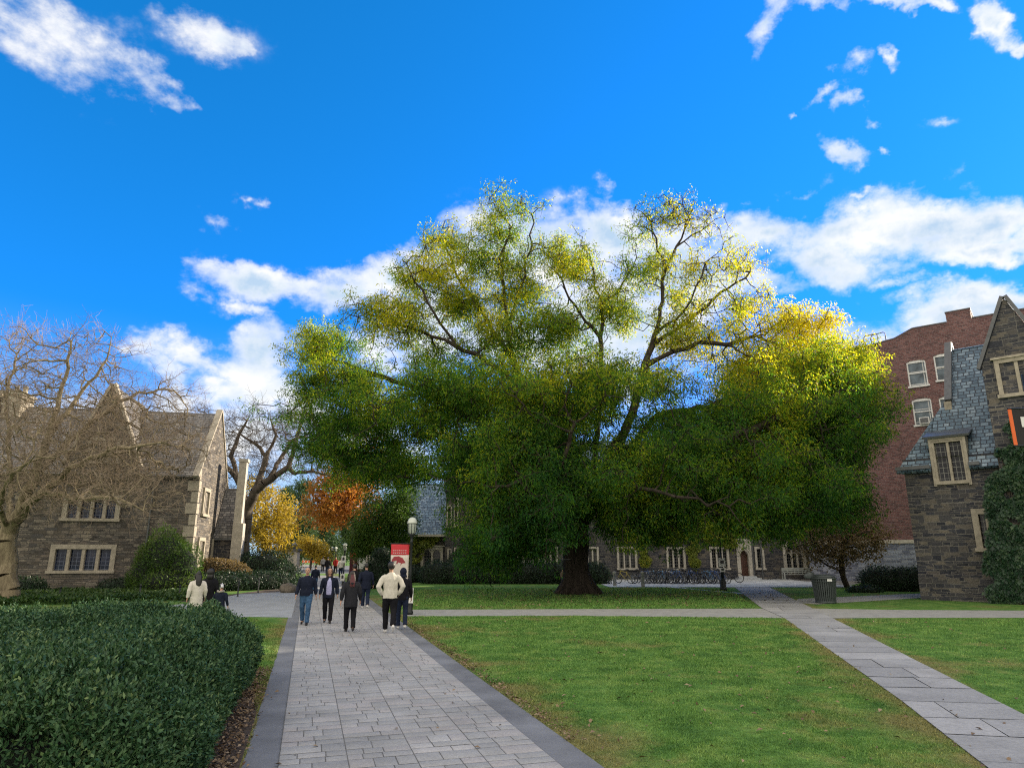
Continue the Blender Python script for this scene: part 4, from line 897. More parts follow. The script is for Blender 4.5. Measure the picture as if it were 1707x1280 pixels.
# ================================================================== the big spreading tree
YT = 36.0; base = gnd(962, 990); base.z = 0
T = tree('spreading_tree', tuple(base), 'huge spreading tree, green turning yellow, standing on the lawn in the middle')
mpp = YT*1.02/F
def tp(px, py, dy=0.0): return np.array(at(px, py, YT+dy))
limbs = [
 [(958,900,0),(950,850,-.3),(940,800,-.6),(915,730,-.5),(880,660,0),(855,600,.3),(846,540,.3),(842,480,.2),(836,430,0),(846,398,0),(848,372,0)],
 [(964,895,0),(978,830,.8),(990,760,1.2),(1000,690,1.2),(1003,620,1),(1001,560,.8),(1004,515,.6),(990,465,.5),(985,420,.4)],
 [(968,890,.3),(1000,820,-.5),(1030,745,-1),(1058,670,-1),(1076,610,-.8),(1092,560,-.5),(1103,500,-.3),(1110,450,0),(1128,410,0),(1145,372,.2),(1152,352,.3)],
 [(1110,450,0),(1095,400,.2),(1078,360,.3)], [(1128,410,0),(1165,385,.3),(1190,370,.5)],
 [(1076,610,-.8),(1120,588,-1),(1165,570,-1),(1215,572,-1.2),(1255,560,-1.2)],
 [(1085,580,-.6),(1130,545,.5),(1180,510,1),(1225,470,1.2),(1255,455,1.2)],
 [(1092,560,-.5),(1140,520,-1),(1160,480,-1.4),(1175,440,-1.5)],
 [(1000,820,-.5),(1060,735,1.5),(1085,700,2),(1115,690,2.5),(1180,680,3),(1270,640,3),(1350,590,2.5)],
 [(1030,745,-1),(1100,760,-3),(1190,740,-4.5),(1290,700,-5),(1390,670,-5)],
 [(985,840,.3),(1060,830,2),(1150,810,3.5),(1260,800,4),(1360,780,4),(1430,760,3)],
 [(950,850,-.3),(900,790,-2),(840,740,-3.5),(770,690,-4),(700,655,-4)],
 [(940,800,-.6),(860,735,1.5),(770,680,2.5),(690,645,3),(625,625,3),(560,600,3),(520,590,3)],
 [(625,625,3),(560,650,2.5),(510,665,2)],
 [(915,730,-.5),(860,640,-1),(810,600,-1.5),(760,575,-2),(700,555,-2),(655,535,-2),(610,520,-2)],
 [(760,575,-2),(725,520,-2.5),(690,470,-2.5),(675,440,-2.5)],
 [(855,600,.3),(800,520,.8),(765,460,1),(735,400,1)],
 [(846,540,.3),(870,470,-.4),(885,420,-.5),(890,370,-.5)],
 [(955,870,0),(870,830,2),(770,800,3.5),(690,780,4),(610,760,4),(560,745,3.5)],
 [(960,870,0),(930,820,-4),(880,800,-7),(830,810,-8.5)], [(965,870,0),(1010,820,-4),(1070,810,-7),(1130,830,-8)],
 [(960,860,0),(960,780,4),(930,700,7),(900,640,8)], [(968,860,0),(1050,780,5),(1130,700,8),(1200,660,9)],
 [(930,820,-4),(940,760,-6),(960,700,-6.5)], [(1004,515,.6),(1040,470,1),(1060,430,1.4)], [(1001,560,.8),(950,500,1),(925,450,1.2)],
]
def poly_nodes(limbs, step=.55):
    N = [np.array(base)+np.array([0, 0, -.2]), np.array(base)+np.array([0, 0, .8]), np.array(base)+np.array([-.05, 0, 1.7])]; par = [-1, 0, 1]
    for l in limbs:
        pts = [tp(*q) for q in l]
        NA = np.array(N); cur = int(np.linalg.norm(NA-pts[0], axis=1).argmin())
        if np.linalg.norm(N[cur]-pts[0]) > .9:
            pts = [N[cur]]+pts
        else: pts[0] = N[cur]
        for a, b in zip(pts[:-1], pts[1:]):
            n = max(1, int(np.linalg.norm(b-a)/step))
            for k in range(1, n+1):
                q = a+(b-a)*k/n+rng.normal(0, .07, 3); N.append(q); par.append(cur); cur = len(N)-1
    return N, par
N0, P0_ = poly_nodes(limbs)
# crown masses: px, py, rx, ry (pixels), depth, depth radius (m), attractors, leaves per attractor, leaf weight
BL = [
 (842,368,48,56,0,2.2,70,.55),(806,428,62,62,.3,2.5,90,.75),(735,402,42,34,1,2,40,.55),(700,462,58,48,-1,2.5,75,.75),(650,512,50,42,-2,2.2,55,.62),(770,500,70,56,0,3,95,.8),(868,480,56,66,0,3,95,.8),(905,415,40,36,.5,2,36,.5),(958,445,52,62,.8,2.5,80,.72),
 (1120,362,58,48,.2,2.4,75,.22),(1080,372,36,34,.2,2,30,.35),(1165,380,34,34,.3,2,28,.18),(1075,450,50,56,.3,2.5,60,.6),(1160,462,60,56,.4,2.5,70,.45),(1228,440,36,36,1.2,1.8,30,.45),(1248,505,52,44,.5,2.4,45,.6),(1020,510,66,56,.5,3,80,.75),(930,540,70,56,0,3.5,90,.85),(690,548,66,34,-1.6,2.5,60,.62),(612,522,26,24,-2,1.5,22,.7),
 (1120,545,76,56,-.4,3,85,.62),(1200,560,66,40,-.6,2.6,60,.6),(840,570,80,56,0,4,110,.9),(740,600,60,34,1.6,3,60,.7),
 (535,580,62,42,3,2.6,90,1.1),(505,640,40,46,2.6,2.2,65,1),(585,632,62,42,3,2.6,75,.95),(560,700,62,50,2,3,100,1.15),(640,690,74,56,1.5,4,130,1.1),(520,748,34,34,2.5,2,45,1),(600,765,76,50,2.5,3.5,120,1.15),(652,775,60,52,2,3.5,110,1.15),(470,690,20,22,2.5,1.2,14,.7),
 (735,685,78,66,-2,5,170,1.15),(830,660,90,76,-3,5,190,1.2),(930,650,90,76,-2,6,190,1.1),(1010,655,66,66,-4,4,120,1),(1075,640,50,50,0,4,70,.7),(800,768,66,66,-2,5,190,1.25),(850,770,86,76,-5,4,190,1.3),(930,780,80,76,-4,5,170,1.2),(862,865,58,68,-5.5,3,170,1.35),(830,902,40,44,-5,2.5,90,1.3),(872,850,60,60,-6,2.5,110,1.3),(905,868,34,30,-3,1.5,35,1.1),
 (1010,828,52,50,-5,3,100,1.2),(1060,800,74,76,-4,5,150,1.2),(1050,858,66,44,-4,3,110,1.25),(1130,832,80,56,-5,3.5,150,1.3),(1130,770,90,80,-2,6,190,1.2),(1210,700,96,86,-2,6,210,1.25),(1290,650,96,76,0,6,200,1.25),(1250,790,96,86,-4,5,210,1.3),(1322,716,94,84,-3,5.5,210,1.3),(1372,648,74,60,0,5,150,1.2),(1408,700,46,74,0,4,120,1.2),(1352,758,84,84,-2,5,190,1.3),(1325,826,84,58,-4,4,160,1.3),(1200,858,80,34,-5,3,100,1.2),(1285,862,76,36,-4,3,90,1.1),(1390,826,50,52,-1,3,95,1.2),(1425,848,32,34,-1,2,40,.9),
 (1300,545,46,36,.5,2.5,45,.75),(1345,565,44,42,.5,3,60,.95),(1385,610,52,40,.5,3.5,75,1.1),(1404,628,42,34,0,3,60,1.1),(1250,610,70,46,1,4,90,.95),(1430,664,20,28,0,2,30,1),
 (960,720,120,90,5,3,120,1),(820,720,110,90,5,3,110,1),(1160,720,110,90,6,3,120,1),(1320,740,110,100,5,3,110,1),(1080,770,90,70,5,3,50,.9),
]
A, LW = [], []
for cx, cy, rx, ry, dy, rd, n, wgt in BL:
    cx = cx-max(0, cx-1250)*.10+max(0, 620-cx)*.13
    c = tp(cx, cy, dy); rx = max(12, rx-14); ry = max(10, ry-14); m_ = max(3, int(n/(4.5 if cy < 560 else 7.5))); sc_ = ellip_pts(c, (rx*mpp, rd, ry*mpp), m_); k_ = rng.integers(0, m_, n); q = sc_[k_]+rng.normal(size=(n, 3))*(np.array([.62, .62, .34]) if cy < 560 else np.array([.80, .80, .44])); wgt = wgt*(1.02 if cy < 560 else 1.0); A.append(q); LW.append(np.full(len(q), wgt))
A = np.vstack(A); LW = np.concatenate(LW)
NA, par = colonize(N0, P0_, A, .5, .7, 100, .45)
r = radii(NA, par, .021, 2.0, .66)
r[:3] *= np.array([1.18, 1.04, 1.0])
# fine twigs towards every attractor
extra = []
Dn = []
for k in range(0, len(A), 500):
    d = np.linalg.norm(A[k:k+500, None]-NA[None], axis=2); Dn.append(d.argmin(1))
nn_ = np.concatenate(Dn)
tw0 = NA[nn_]; e1 = seg_mesh(tw0, A, np.full(len(A), .022), np.full(len(A), .013), 3)
K = 3; tips = np.repeat(A, K, 0)+rvec(len(A)*K)*rng.uniform(.35, .9, (len(A)*K, 1)); e2 = seg_mesh(np.repeat(A, K, 0), tips, np.full(len(tips), .012), np.full(len(tips), .006), 3)
VB, FB = wood(NA, par, r, None)
# root flare
fl_ = []
for k in range(9):
    a = k*2*math.pi/9+rng.uniform(-.2, .2); p0 = np.array(base)+np.array([math.cos(a)*.36, math.sin(a)*.36, 1.1]); p1 = np.array(base)+np.array([math.cos(a)*rng.uniform(.95, 1.3), math.sin(a)*rng.uniform(.62, .84), -.08]); pm = (p0+p1)/2+np.array([-math.cos(a)*.14, -math.sin(a)*.14, -.05])
    fl_.append(seg_mesh(np.array([p0, pm]), np.array([pm, p1]), np.array([.3, .28]), np.array([.28, .16]), 8))
def tri_pad(vf): return vf
e1 = (e1[0], e1[1]); VB, FB = join_np([(VB, FB), e1, e2]+fl_)
np_mesh('trunk', VB, FB, M_bark, T, smooth=True)
per = 84
out = []
for wv in np.unique(LW.round(1)):
    sel = LW.round(1) == wv; c = A[sel]; n_ = max(4, int(per*wv)); out.append(clump_leaves(c, n_, .36+.20*wv, .142, .050, droop=1.0, zs=.78))
    tc = tips.reshape(-1, K, 3)[sel].reshape(-1, 3); out.append(clump_leaves(tc, max(2, int(14*wv)), .24, .145, .05, droop=.9))
V, Fc = join_np(out); print('main tree', len(NA), len(A), len(Fc))
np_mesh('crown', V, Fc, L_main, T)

# ================================================================== generic trees by crown blobs
def bare_tree(name, label, basep, limbs, blobs, tip, rb, twn, twl, mat, Y, step=.4, kill=.5, tmat=None, expo=2.2, twr=.008, jit=.35, levels=2, thick0=1.25):
    T = tree(name, tuple(basep), label); mp = Y*1.03/F
    N = [np.array(basep)-np.array([0, 0, .2]), np.array(basep)+np.array([0, 0, .5])]; pr = [-1, 0]
    for l in limbs:
        pts = [np.array(at(x, y, Y+d)) for x, y, d in l]; NAx = np.array(N); cur = int(np.linalg.norm(NAx-pts[0], axis=1).argmin())
        if np.linalg.norm(N[cur]-pts[0]) > .5: pts = [N[cur]]+pts
        for a, b in zip(pts[:-1], pts[1:]):
            n = max(1, int(np.linalg.norm(b-a)/step))
            for k in range(1, n+1): N.append(a+(b-a)*k/n+rng.normal(0, .04, 3)); pr.append(cur); cur = len(N)-1
    A = np.vstack([ellip_pts(np.array(at(x, y, Y+d)), (rx*mp, rd, ry*mp), n) for x, y, rx, ry, d, rd, n in blobs])
    NA, par = colonize(N, pr, A, step, kill, 80, jit)
    r = radii(NA, par, tip, expo, rb); r[0] *= thick0
    VB, FB = wood(NA, par, r, None, .04)
    trunk = np_mesh('trunk', VB, FB, mat, T, smooth=True)
    # twigs
    idx = np.where(r < tip*3.2)[0]; src = np.repeat(idx, twn); p0 = NA[src]; pd = norm(NA[src]-NA[par[src]]); L = twl*(.4+rng.random((len(src), 1)))
    parts = []; d = norm(pd*.7+rvec(len(src))*.9+np.array([0, 0, .12])); q = p0
    for lv in range(levels):
        m_ = q+d*L*.5; d2 = norm(d+rvec(len(d))*.35); e = m_+d2*L*.5; rr = np.full(len(q), twr*(1-.25*lv))
        parts += [seg_mesh(q, m_, rr, rr*.8, 3), seg_mesh(m_, e, rr*.8, rr*.5, 3)]
        q = np.repeat(np.where(rng.random((len(q), 1)) < .5, m_, e), 2, 0); d = norm(np.repeat(d2, 2, 0)*.6+rvec(len(q))*.8+np.array([0, 0, .1])); L = np.repeat(L, 2, 0)*.65
    V, Fc = join_np(parts); np_mesh('twigs', V, Fc, tmat or mat, T); print(name, len(NA), len(Fc)); return T
b0 = gnd(14, 1003); YB = b0.y
bare_tree('bare_tree', 'bare wide-crowned tree with tangled tan twigs in front of the brown dormitory', b0,
 [[(14,960,0),(12,920,0),(14,885,0),(-20,840,0),(-60,780,.5),(-90,720,1)],[(14,885,0),(35,850,-.5),(55,800,-1),(75,740,-1),(95,680,-1),(115,600,-1),(125,555,-1)],
  [(35,850,-.5),(70,820,-1.5),(120,780,-2.5),(180,750,-3),(250,740,-3),(310,730,-3)],[(14,885,0),(20,820,1),(15,740,1.5),(10,660,1.5),(30,590,1.5)],[(55,800,-1),(110,740,.5),(170,690,1.5),(230,655,2)],[(75,740,-1),(140,650,0),(180,600,0),(185,560,0)],
  [(70,820,-1.5),(140,830,-3.5),(200,830,-4),(240,850,-4)],[(20,820,1),(80,760,3),(160,740,4),(240,760,4)],[(14,885,0),(0,840,-2),(20,790,-4),(60,760,-5)]],
 [(60,640,90,70,0,3,170),(150,600,60,50,0,2,90),(130,700,110,60,0,4,330),(230,690,80,50,1,3,210),(290,660,40,40,2,1.5,60),(60,780,100,70,-2,4,330),(180,770,110,50,-1,4,380),(280,750,60,46,0,3,170),(120,820,80,30,-3,2,120),(230,820,70,34,-3,2.5,130),(320,720,34,30,2,1.5,40),(-60,720,80,120,0,4,160),(20,560,26,26,1,1,26),(60,570,40,30,0,1.5,40)],
 .016, .36, 3, .8, M_bark2, YB, .38, .45, M_twig, twr=.0085, expo=1.95)
b1 = Vector((at(404, 967, 49).x, 49, 0))
bare_tree('gnarled_bare_tree', 'dark gnarled bare tree leaning right beyond the porch wing', b1,
 [[(405,930,0),(407,880,0),(410,850,0),(425,820,-.5),(450,800,-.8),(480,780,-1),(490,745,-1),(500,710,-1),(505,680,-1)],[(480,790,-1),(520,785,-1),(560,795,-1)],[(410,850,0),(398,800,.5),(385,760,.5),(400,720,.5),(420,690,.5)],[(425,820,-.5),(445,760,1),(460,725,1),(450,690,1)],[(450,800,-.8),(470,760,.5),(485,735,.5),(520,720,0)],[(398,800,.5),(370,770,0),(350,740,0),(345,720,0)],[(445,760,1),(420,735,1.5),(400,725,1.5)]],
 [(430,720,60,40,.5,3,170),(500,715,40,46,-.5,3,120),(390,730,50,40,.5,3,140),(360,760,40,50,0,2.5,130),(530,770,46,28,-1,2,80),(450,780,50,30,.5,3,110),(370,820,36,40,0,2,90),(340,690,20,26,0,1.5,26)],
 .015, .44, 4, .8, M_bark3, 49, .42, .5, M_bark3, twr=.011)

def leafy(name, label, basep, Y, trunk_px, blobs, lm, bm, rb=.25, per=40, L=.2, Wd=.09, rad=.7, group=None, droop=.3, tip=.02, flatten=1, catname=None, scale_n=1.0):
    T = empty(name, tuple(basep), label, catname or 'tree', group); mp = Y*1.03/F
    N = [np.array(basep)-np.array([0, 0, .2])]; pr = [-1]; cur = 0
    for x, y, d in trunk_px: N.append(np.array(at(x, y, Y+d))); pr.append(cur); cur = len(N)-1
    A = np.vstack([ellip_pts(np.array(at(x, y, Y+d)), (rx*mp, rd, ry*mp), max(3, int(n*scale_n))) for x, y, rx, ry, d, rd, n in blobs])
    NA, par = colonize(N, pr, A, rad*.9, rad*1.05, 60, .25); r = radii(NA, par, tip, 2.2, rb)
    V, Fc = wood(NA, par, r, None); np_mesh('trunk', V, Fc, bm, T, smooth=True)
    V, Fc = clump_leaves(A, per, rad, L, Wd, droop=droop); np_mesh('crown', V, Fc, lm, T); return T
def gb(px, Y): p = at(px, 900, Y); return Vector((p.x, Y, 0))
leafy('yellow_tree', 'bright yellow autumn tree behind the dark shrubs and gnarled tree', gb(440, 80), 80, [(442,930,0),(440,880,0)], [(440,850,34,44,0,4,60),(425,890,24,34,0,3,40),(470,860,26,34,0,3,40),(425,820,20,26,0,2,20),(455,905,34,22,0,3,36)], L_yel, M_bark3, .3, 40, .34, .16, 1.1)
leafy('orange_tree', 'orange autumn oak over the path between pines and the big tree', gb(600, 66), 66, [(600,930,0),(596,880,0),(575,840,0)], [(570,830,44,34,0,4,80),(560,800,40,24,0,3,50),(600,800,34,30,0,4,60),(540,860,34,22,0,3,40),(600,850,40,34,0,3,60),(530,830,18,20,0,2,16),(648,890,20,24,0,2,30),(620,760,40,40,0,3,40)], L_org, M_bark, .3, 30, .30, .17, .95)
leafy('small_yellow_tree', 'small slanting yellow tree behind the gate pillar', gb(520, 92), 92, [(520,925,0)], [(512,905,16,12,0,2,22),(525,918,20,14,0,2,30),(537,928,14,10,0,2,18)], L_yel, M_bark3, .16, 60, .30, .14, .8)
G_ = 'trees far down the path'
pine = [('tall pine with thin crown right of the yellow tree', 508, 105, 800, 26), ('dark pine beside the orange oak', 548, 112, 835, 24), ('broad green pine at the far end of the path', 575, 118, 850, 26), ('green pine standing just right of the gnarled tree', 480, 110, 815, 22), ('olive green tree behind the gate pillar', 500, 100, 865, 24), ('dark spruce closing the view left of the far lamps', 536, 130, 862, 26)]
for lb, px, Y, top, hw in pine:
    bl = []; n = 6
    for k in range(n):
        f = k/(n-1); y = top+(935-top)*(.08+.80*f); bl.append((px+random.uniform(-6, 6), y, hw*(.35+.65*f), (935-top)*.075, 0, 2.5*(.4+.6*f), 13))
    leafy('pine_tree', lb, gb(px, Y), Y, [(px, 920, 0), (px, (top+930)/2, 0), (px, top+8, 0)], bl, L_pine, M_bark3, .22, 110, .5, .12, 1.15, G_, .1)
leafy('evergreen_tree', 'dense dark evergreen tree behind the lamp post and banner', gb(640, 49.5), 49.5, [(642,940,0),(640,890,0)], [(640,858,46,34,0,1.6,130),(606,890,26,28,0,1.4,70),(668,866,30,34,0,1.4,90),(640,900,40,24,0,1.5,90),(672,835,22,30,0,1.4,50),(600,915,20,18,0,1.3,40)], L_bush, M_bark, .25, 60, .17, .06, .6)
leafy('bronze_leaf_tree', 'small dogwood with drab brown leaves and dark trunk beside the litter bin', gb(1405, 43), 43, [(1405,960,0),(1402,930,0)], [(1400,890,66,40,0,2.5,170),(1350,900,44,28,0,2,80),(1450,895,34,40,0,2,60),(1420,860,44,34,.5,2,50),(1385,930,44,18,0,2,44)], L_brn, M_bark, .17, 26, .15, .085, .5)

# ================================================================== shrubs and hedges
def shrub(name, label, pts, lm, core, n, L, Wd, cat='shrub', group=None, jitr=.12, droop=.1, vsc=2.0, disp=.14, rough=.16, stem=True):
    """pts: list of (centre, (rx,ry,rz)) ellipsoids; leaves on a lumpy shell over a dark core"""
    loc = Vector((pts[0][0][0], pts[0][0][1], 0)); T = empty(name, tuple(loc), label, cat, group)
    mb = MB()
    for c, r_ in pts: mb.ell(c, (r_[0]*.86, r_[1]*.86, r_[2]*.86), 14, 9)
    mb.build('shadow_core', core, T, True)
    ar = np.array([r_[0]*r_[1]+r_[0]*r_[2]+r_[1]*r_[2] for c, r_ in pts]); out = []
    for (c, r_), a in zip(pts, ar/ar.sum()):
        k = int(n*a); u = rvec(k); dsp = 1+disp*vnoise(u*np.array(r_)+np.array(c), vsc)[:, None]+rng.normal(0, rough*.5, (k, 1))
        pos = np.array(c)+u*np.array(r_)*dsp; ok = pos[:, 2] > .01; pos = pos[ok]; u = u[ok]; nrm_ = norm(u/np.array(r_))
        d = norm(nrm_*.6+rvec(len(pos))*.9+np.array([0, 0, .2-droop])); nr = norm(nrm_+rvec(len(pos))*.6+np.array([0, 0, .3]))
        out.append(leaf_quads(pos, d, nr, L*(.6+.8*rng.random(len(pos))), Wd*(.6+.8*rng.random(len(pos)))))
    V, Fc = join_np(out); np_mesh('foliage', V, Fc, lm, T); return T
M_core = plain('hedge_shadow_core', (.012, .018, .012), .95, 0, .4, 6)  # near-black solid inside the leaves, inner shade put into its colour
def gp(px, Y, z=0): p = at(px, 900, Y); return np.array((p.x, Y, z))
shrub('willow_shrub', 'tall feathery green shrub against the right corner of the brown dormitory', [(gp(278, 36.4, 1.4), (1.25, 1.0, 1.7)), (gp(255, 36.2, 1.0), (.9, .8, 1.2)), (gp(310, 36.2, 1.1), (.8, .8, 1.25)), (gp(285, 36, .6), (1.6, 1, .75))], L_bush, M_core, 17000, .16, .035, disp=.25)
dk = dict(lm=L_dark, core=M_core)
shrub('yew_shrub', 'large dark yew mound left of the couple walking', [(gp(445, 44, .8), (1.7, 1.2, 1.3)), (gp(470, 43.5, .6), (1.2, 1, .9)), (gp(418, 44, .7), (1.2, 1, 1.1))], n=16000, L=.13, Wd=.05, **dk)
shrub('clipped_hedge', 'low dark clipped hedge along the walk left of the yew mound', [(gp(x, 38.8+.7*k, .35), (1.3, .7, .62)) for k, x in enumerate((352, 380, 408, 436, 458))], n=15000, L=.11, Wd=.045, cat='hedge', **dk)
shrub('dried_hydrangea', 'hydrangea shrub with dried tan flower heads in front of the porch wing', [(gp(362, 40.5, .95), (1.1, .7, .75)), (gp(392, 40.8, .8), (1.0, .7, .7))], L_brn, M_core, 6500, .11, .08)
for lb, px, Y, rx, rz in (('low dark shrub under the dormitory windows, the wider one', 215, 37.0, 1.3, .5), ('small dark shrub at the foot of the dormitory wall near the trunk', 58, 34.5, .8, .55), ('round dark shrub at the corner of the brown dormitory', 318, 37.6, .8, .6)):
    shrub('wall_shrub', lb, [(gp(px, Y, rz*.5), (rx, .6, rz)), (gp(px+9, Y, rz*.35), (rx*.8, .6, rz*.8))], n=3500, L=.11, Wd=.045, group='shrubs along the dormitory wall', **dk)
shrub('box_hedge', 'long clipped dark hedge under the dormitory windows left of the big trunk', [((x, 48.6, .55), (1.2, .75, .95)) for x in np.arange(gp(728, 48)[0], gp(945, 48)[0], 1.25)], n=26000, L=.11, Wd=.045, cat='hedge', **dk)
shrub('box_hedge', 'short dark clipped hedge just right of the big trunk', [((x, 48.6, .5), (1.0, .7, .85)) for x in np.arange(gp(975, 48)[0], gp(1008, 48)[0], .8)], n=7000, L=.11, Wd=.045, cat='hedge', **dk)
shrub('mounded_shrub', 'tall mounded dark shrub in front of the dormitory windows above the hedge', [(gp(800, 52, 1.5), (1.7, 1.1, 1.7)), (gp(772, 52, 1.0), (1.1, .9, 1.3)), (gp(828, 52, 1.0), (1.2, .9, 1.3))], n=12000, L=.13, Wd=.055, **dk)
shrub('yew_hedge', 'dark hedge between the litter bin and the stone hall', [(gp(x, 39.5-.3*k, .5), (.95, .7, .78)) for k, x in enumerate((1452, 1475, 1500, 1522))], n=11000, L=.1, Wd=.04, cat='hedge', **dk)
shrub('low_shrub', 'low spreading shrub on the ground behind the litter bin', [(gp(1432, 37.5, .1), (.8, .4, .26)), (gp(1418, 37.6, .1), (.5, .4, .2))], n=2200, L=.09, Wd=.04, **dk)
shrub('topiary_shrub', 'dark clipped shrub with a flat top behind the man in the cream sweater', [(gp(636, 42, .9), (.75, .6, 1.1)), (gp(637, 42, 2.0), (.45, .45, .35)), (gp(622, 42, .6), (.6, .6, .8))], n=9000, L=.1, Wd=.045, **dk)
shrub('foundation_shrub', 'dark shrub below the twin arched windows of the cloister', [(gp(735, 51, .5), (1.2, .7, .8)), (gp(712, 51, .4), (1.0, .7, .6)), (gp(690, 51, .45), (1.1, .7, .7))], n=7000, L=.11, Wd=.05, **dk)
# ground cover bed in front of the dormitory
q = pts_in([gnd(-150,1016), gnd(60,1009), gnd(200,1004), gnd(332,1001), gnd(330,991), gnd(200,989), gnd(0,992), gnd(-150,995)], 26000, .3); n = len(q)
pos = np.column_stack([q, .10+.14*rng.random(n)+.08*vnoise(np.column_stack([q, q[:, 0]*0]), 1.3)]); V, Fc = leaf_quads(pos, norm(rvec(n)+np.array([0, 0, .3])), norm(rvec(n)*.7+np.array([0, 0, 1])), .13*(.6+.8*rng.random(n)), .09*(.6+.8*rng.random(n)))
tag(np_mesh('ground_cover', V, Fc, leafmat('pachysandra_leaf', [(0, (.02, .05, .015)), (.5, (.045, .095, .025)), (1, (.10, .15, .035))], .7, .2, .45, .35)), 'low green ground cover bed in front of the brown dormitory', 'ground cover', kind='stuff')

# ================================================================== the foreground hedge
HV0, HV1, HW, HH = -2.2, 6.1, 4.8, 1.08
def hmap(u, v): return O0+DP*u+DV*v
hu1 = qa-.22
Th = empty('holly_hedge', tuple(hmap(hu1-1.5, 1.5)), 'large rounded holly hedge with small glossy dark leaves in the left foreground', 'hedge')
def hsurf(n):
    """random points on a rounded box in path coordinates; returns positions, normals"""
    hx, hy, hz, rr = HW/2, (HV1-HV0)/2, HH, .5
    f = rng.random(n); U = rng.uniform(-hx, hx, n); Vv = rng.uniform(-hy, hy, n); Zz = rng.uniform(.03, hz, n); P = np.zeros((n, 3)); 
    a_top = 4*hx*hy; a_r = 2*hy*hz; a_n = 2*hx*hz; tot = a_top+a_r+2*a_n; c1, c2, c3 = a_top/tot, (a_top+a_r)/tot, (a_top+a_r+a_n)/tot
    P[:] = np.column_stack([U, Vv, Zz]); t = f < c1; P[t, 2] = hz; t = (f >= c1) & (f < c2); P[t, 0] = hx; t = (f >= c2) & (f < c3); P[t, 1] = -hy; t = f >= c3; P[t, 1] = hy
    inner = np.column_stack([np.clip(P[:, 0], -hx+rr*2.2, hx-rr*1.6), np.clip(P[:, 1], -hy+rr, hy-rr*2.0), np.clip(P[:, 2], 0, hz-rr)])
    d = norm(P-inner); P = inner+d*rr*np.array([1.0, 1.0, 1.0])*np.where(P[:, :1] > hx-rr*1.6, 1.25, 1.0)
    k = np.clip((P[:, 0]-(hx-1.2))/1.2, 0, 1); k2 = np.clip((P[:, 1]-(hy-1.0))/1.0, 0, 1)
    P[:, 2] *= 1-.30*k**2-.06*k2**2; P[:, 0] += .13*np.sin(np.clip(P[:, 2]/hz, 0, 1)*math.pi)*k
    return P, d
def hworld(P): 
    o = np.array(O0); dp, dv = np.array(DP), np.array(DV); u = P[:, 0]+hu1-HW/2; v = P[:, 1]+(HV0+HV1)/2
    W_ = o+u[:, None]*dp+v[:, None]*dv; W_[:, 2] = P[:, 2]; return W_
def hdir(D): dp, dv = np.array(DP), np.array(DV); return D[:, :1]*dp+D[:, 1:2]*dv+D[:, 2:]*np.array([0, 0, 1])
out = []
for n, lo, hi, L0, W0 in ((560000, 0, 7.0, .040, .0175), (400000, 7.0, 10, .045, .0195), (290000, 10, 30, .053, .023)):
    P, D = hsurf(n); Wd_ = hworld(P); Dw = hdir(D)
    vis = (Wd_[:, 1] > max(lo, 3.4)) & (Wd_[:, 1] <= hi) & (Wd_[:, 0] > -.86*Wd_[:, 1]-.5) & (Wd_[:, 2] > -.05); Wd_, Dw = Wd_[vis], Dw[vis]
    n = len(Wd_); lump = .10*vnoise(Wd_, 1.7)+.07*vnoise(Wd_, 4.6, 3); inset = -np.abs(rng.normal(0, .075, n))+.07*rng.random(n)**3
    hole = vnoise(Wd_, 3.4, 7)*.6+vnoise(Wd_, 8.0, 2)*.5; keep = (hole < .42) | (rng.random(n) < .22)
    Wd_ = Wd_+Dw*(lump+inset)[:, None]; Wd_, Dw = Wd_[keep], Dw[keep]; n = len(Wd_)
    d = norm(Dw*.55+rvec(n)*.75+np.array([0, 0, .45])); nr = norm(Dw+rvec(n)*.55+np.array([0, 0, .35]))
    out.append(leaf_quads(Wd_, d, nr, L0*(.55+.8*rng.random(n)), W0*(.6+.7*rng.random(n)), .18))
# stray shoots standing out of the clipped surface
P, D = hsurf(9000); Wd_ = hworld(P); Dw = hdir(D); vis = (Wd_[:, 1] > 4) & (Wd_[:, 0] > -.86*Wd_[:, 1]-.5) & (P[:, 2] > .5); Wd_, Dw = Wd_[vis], Dw[vis]; n = len(Wd_)
sd = norm(Dw*.6+np.array([0, 0, .8])+rvec(n)*.35); ln = rng.uniform(.05, .15, (n, 1)); b0_ = Wd_+Dw*(.10*vnoise(Wd_, 1.7)+.07*vnoise(Wd_, 4.6, 3))[:, None]
for q in range(7):
    f_ = (q+1)/7; pos = b0_+sd*ln*f_; d = norm(sd*.6+rvec(n)*.9); out.append(leaf_quads(pos, d, norm(rvec(n)+sd), .045*(.6+.6*rng.random(n)), .02*(.7+.6*rng.random(n)), .18))
V, Fc = join_np(out); print('hedge', len(Fc)); np_mesh('foliage', V, Fc, L_holly, Th)
# inner mass: grid on the same rounded box, pulled in
gu, gv = 40, 40; P = []
mb = MB(); c = hmap(hu1-HW/2, (HV0+HV1)/2)
mb.obox(tuple(hmap(hu1-HW+.3, HV0+.24))[:2]+(.0,), DP*(HW-.56), DV*(HV1-HV0-.55), Vector((0, 0, HH-.34))); mb.obox(tuple(hmap(hu1-HW+.6, HV0+.5))[:2]+(HH-.345,), DP*(HW-1.15), DV*(HV1-HV0-1.2), Vector((0, 0, .2))); mb.build('shadow_core', M_core, Th)
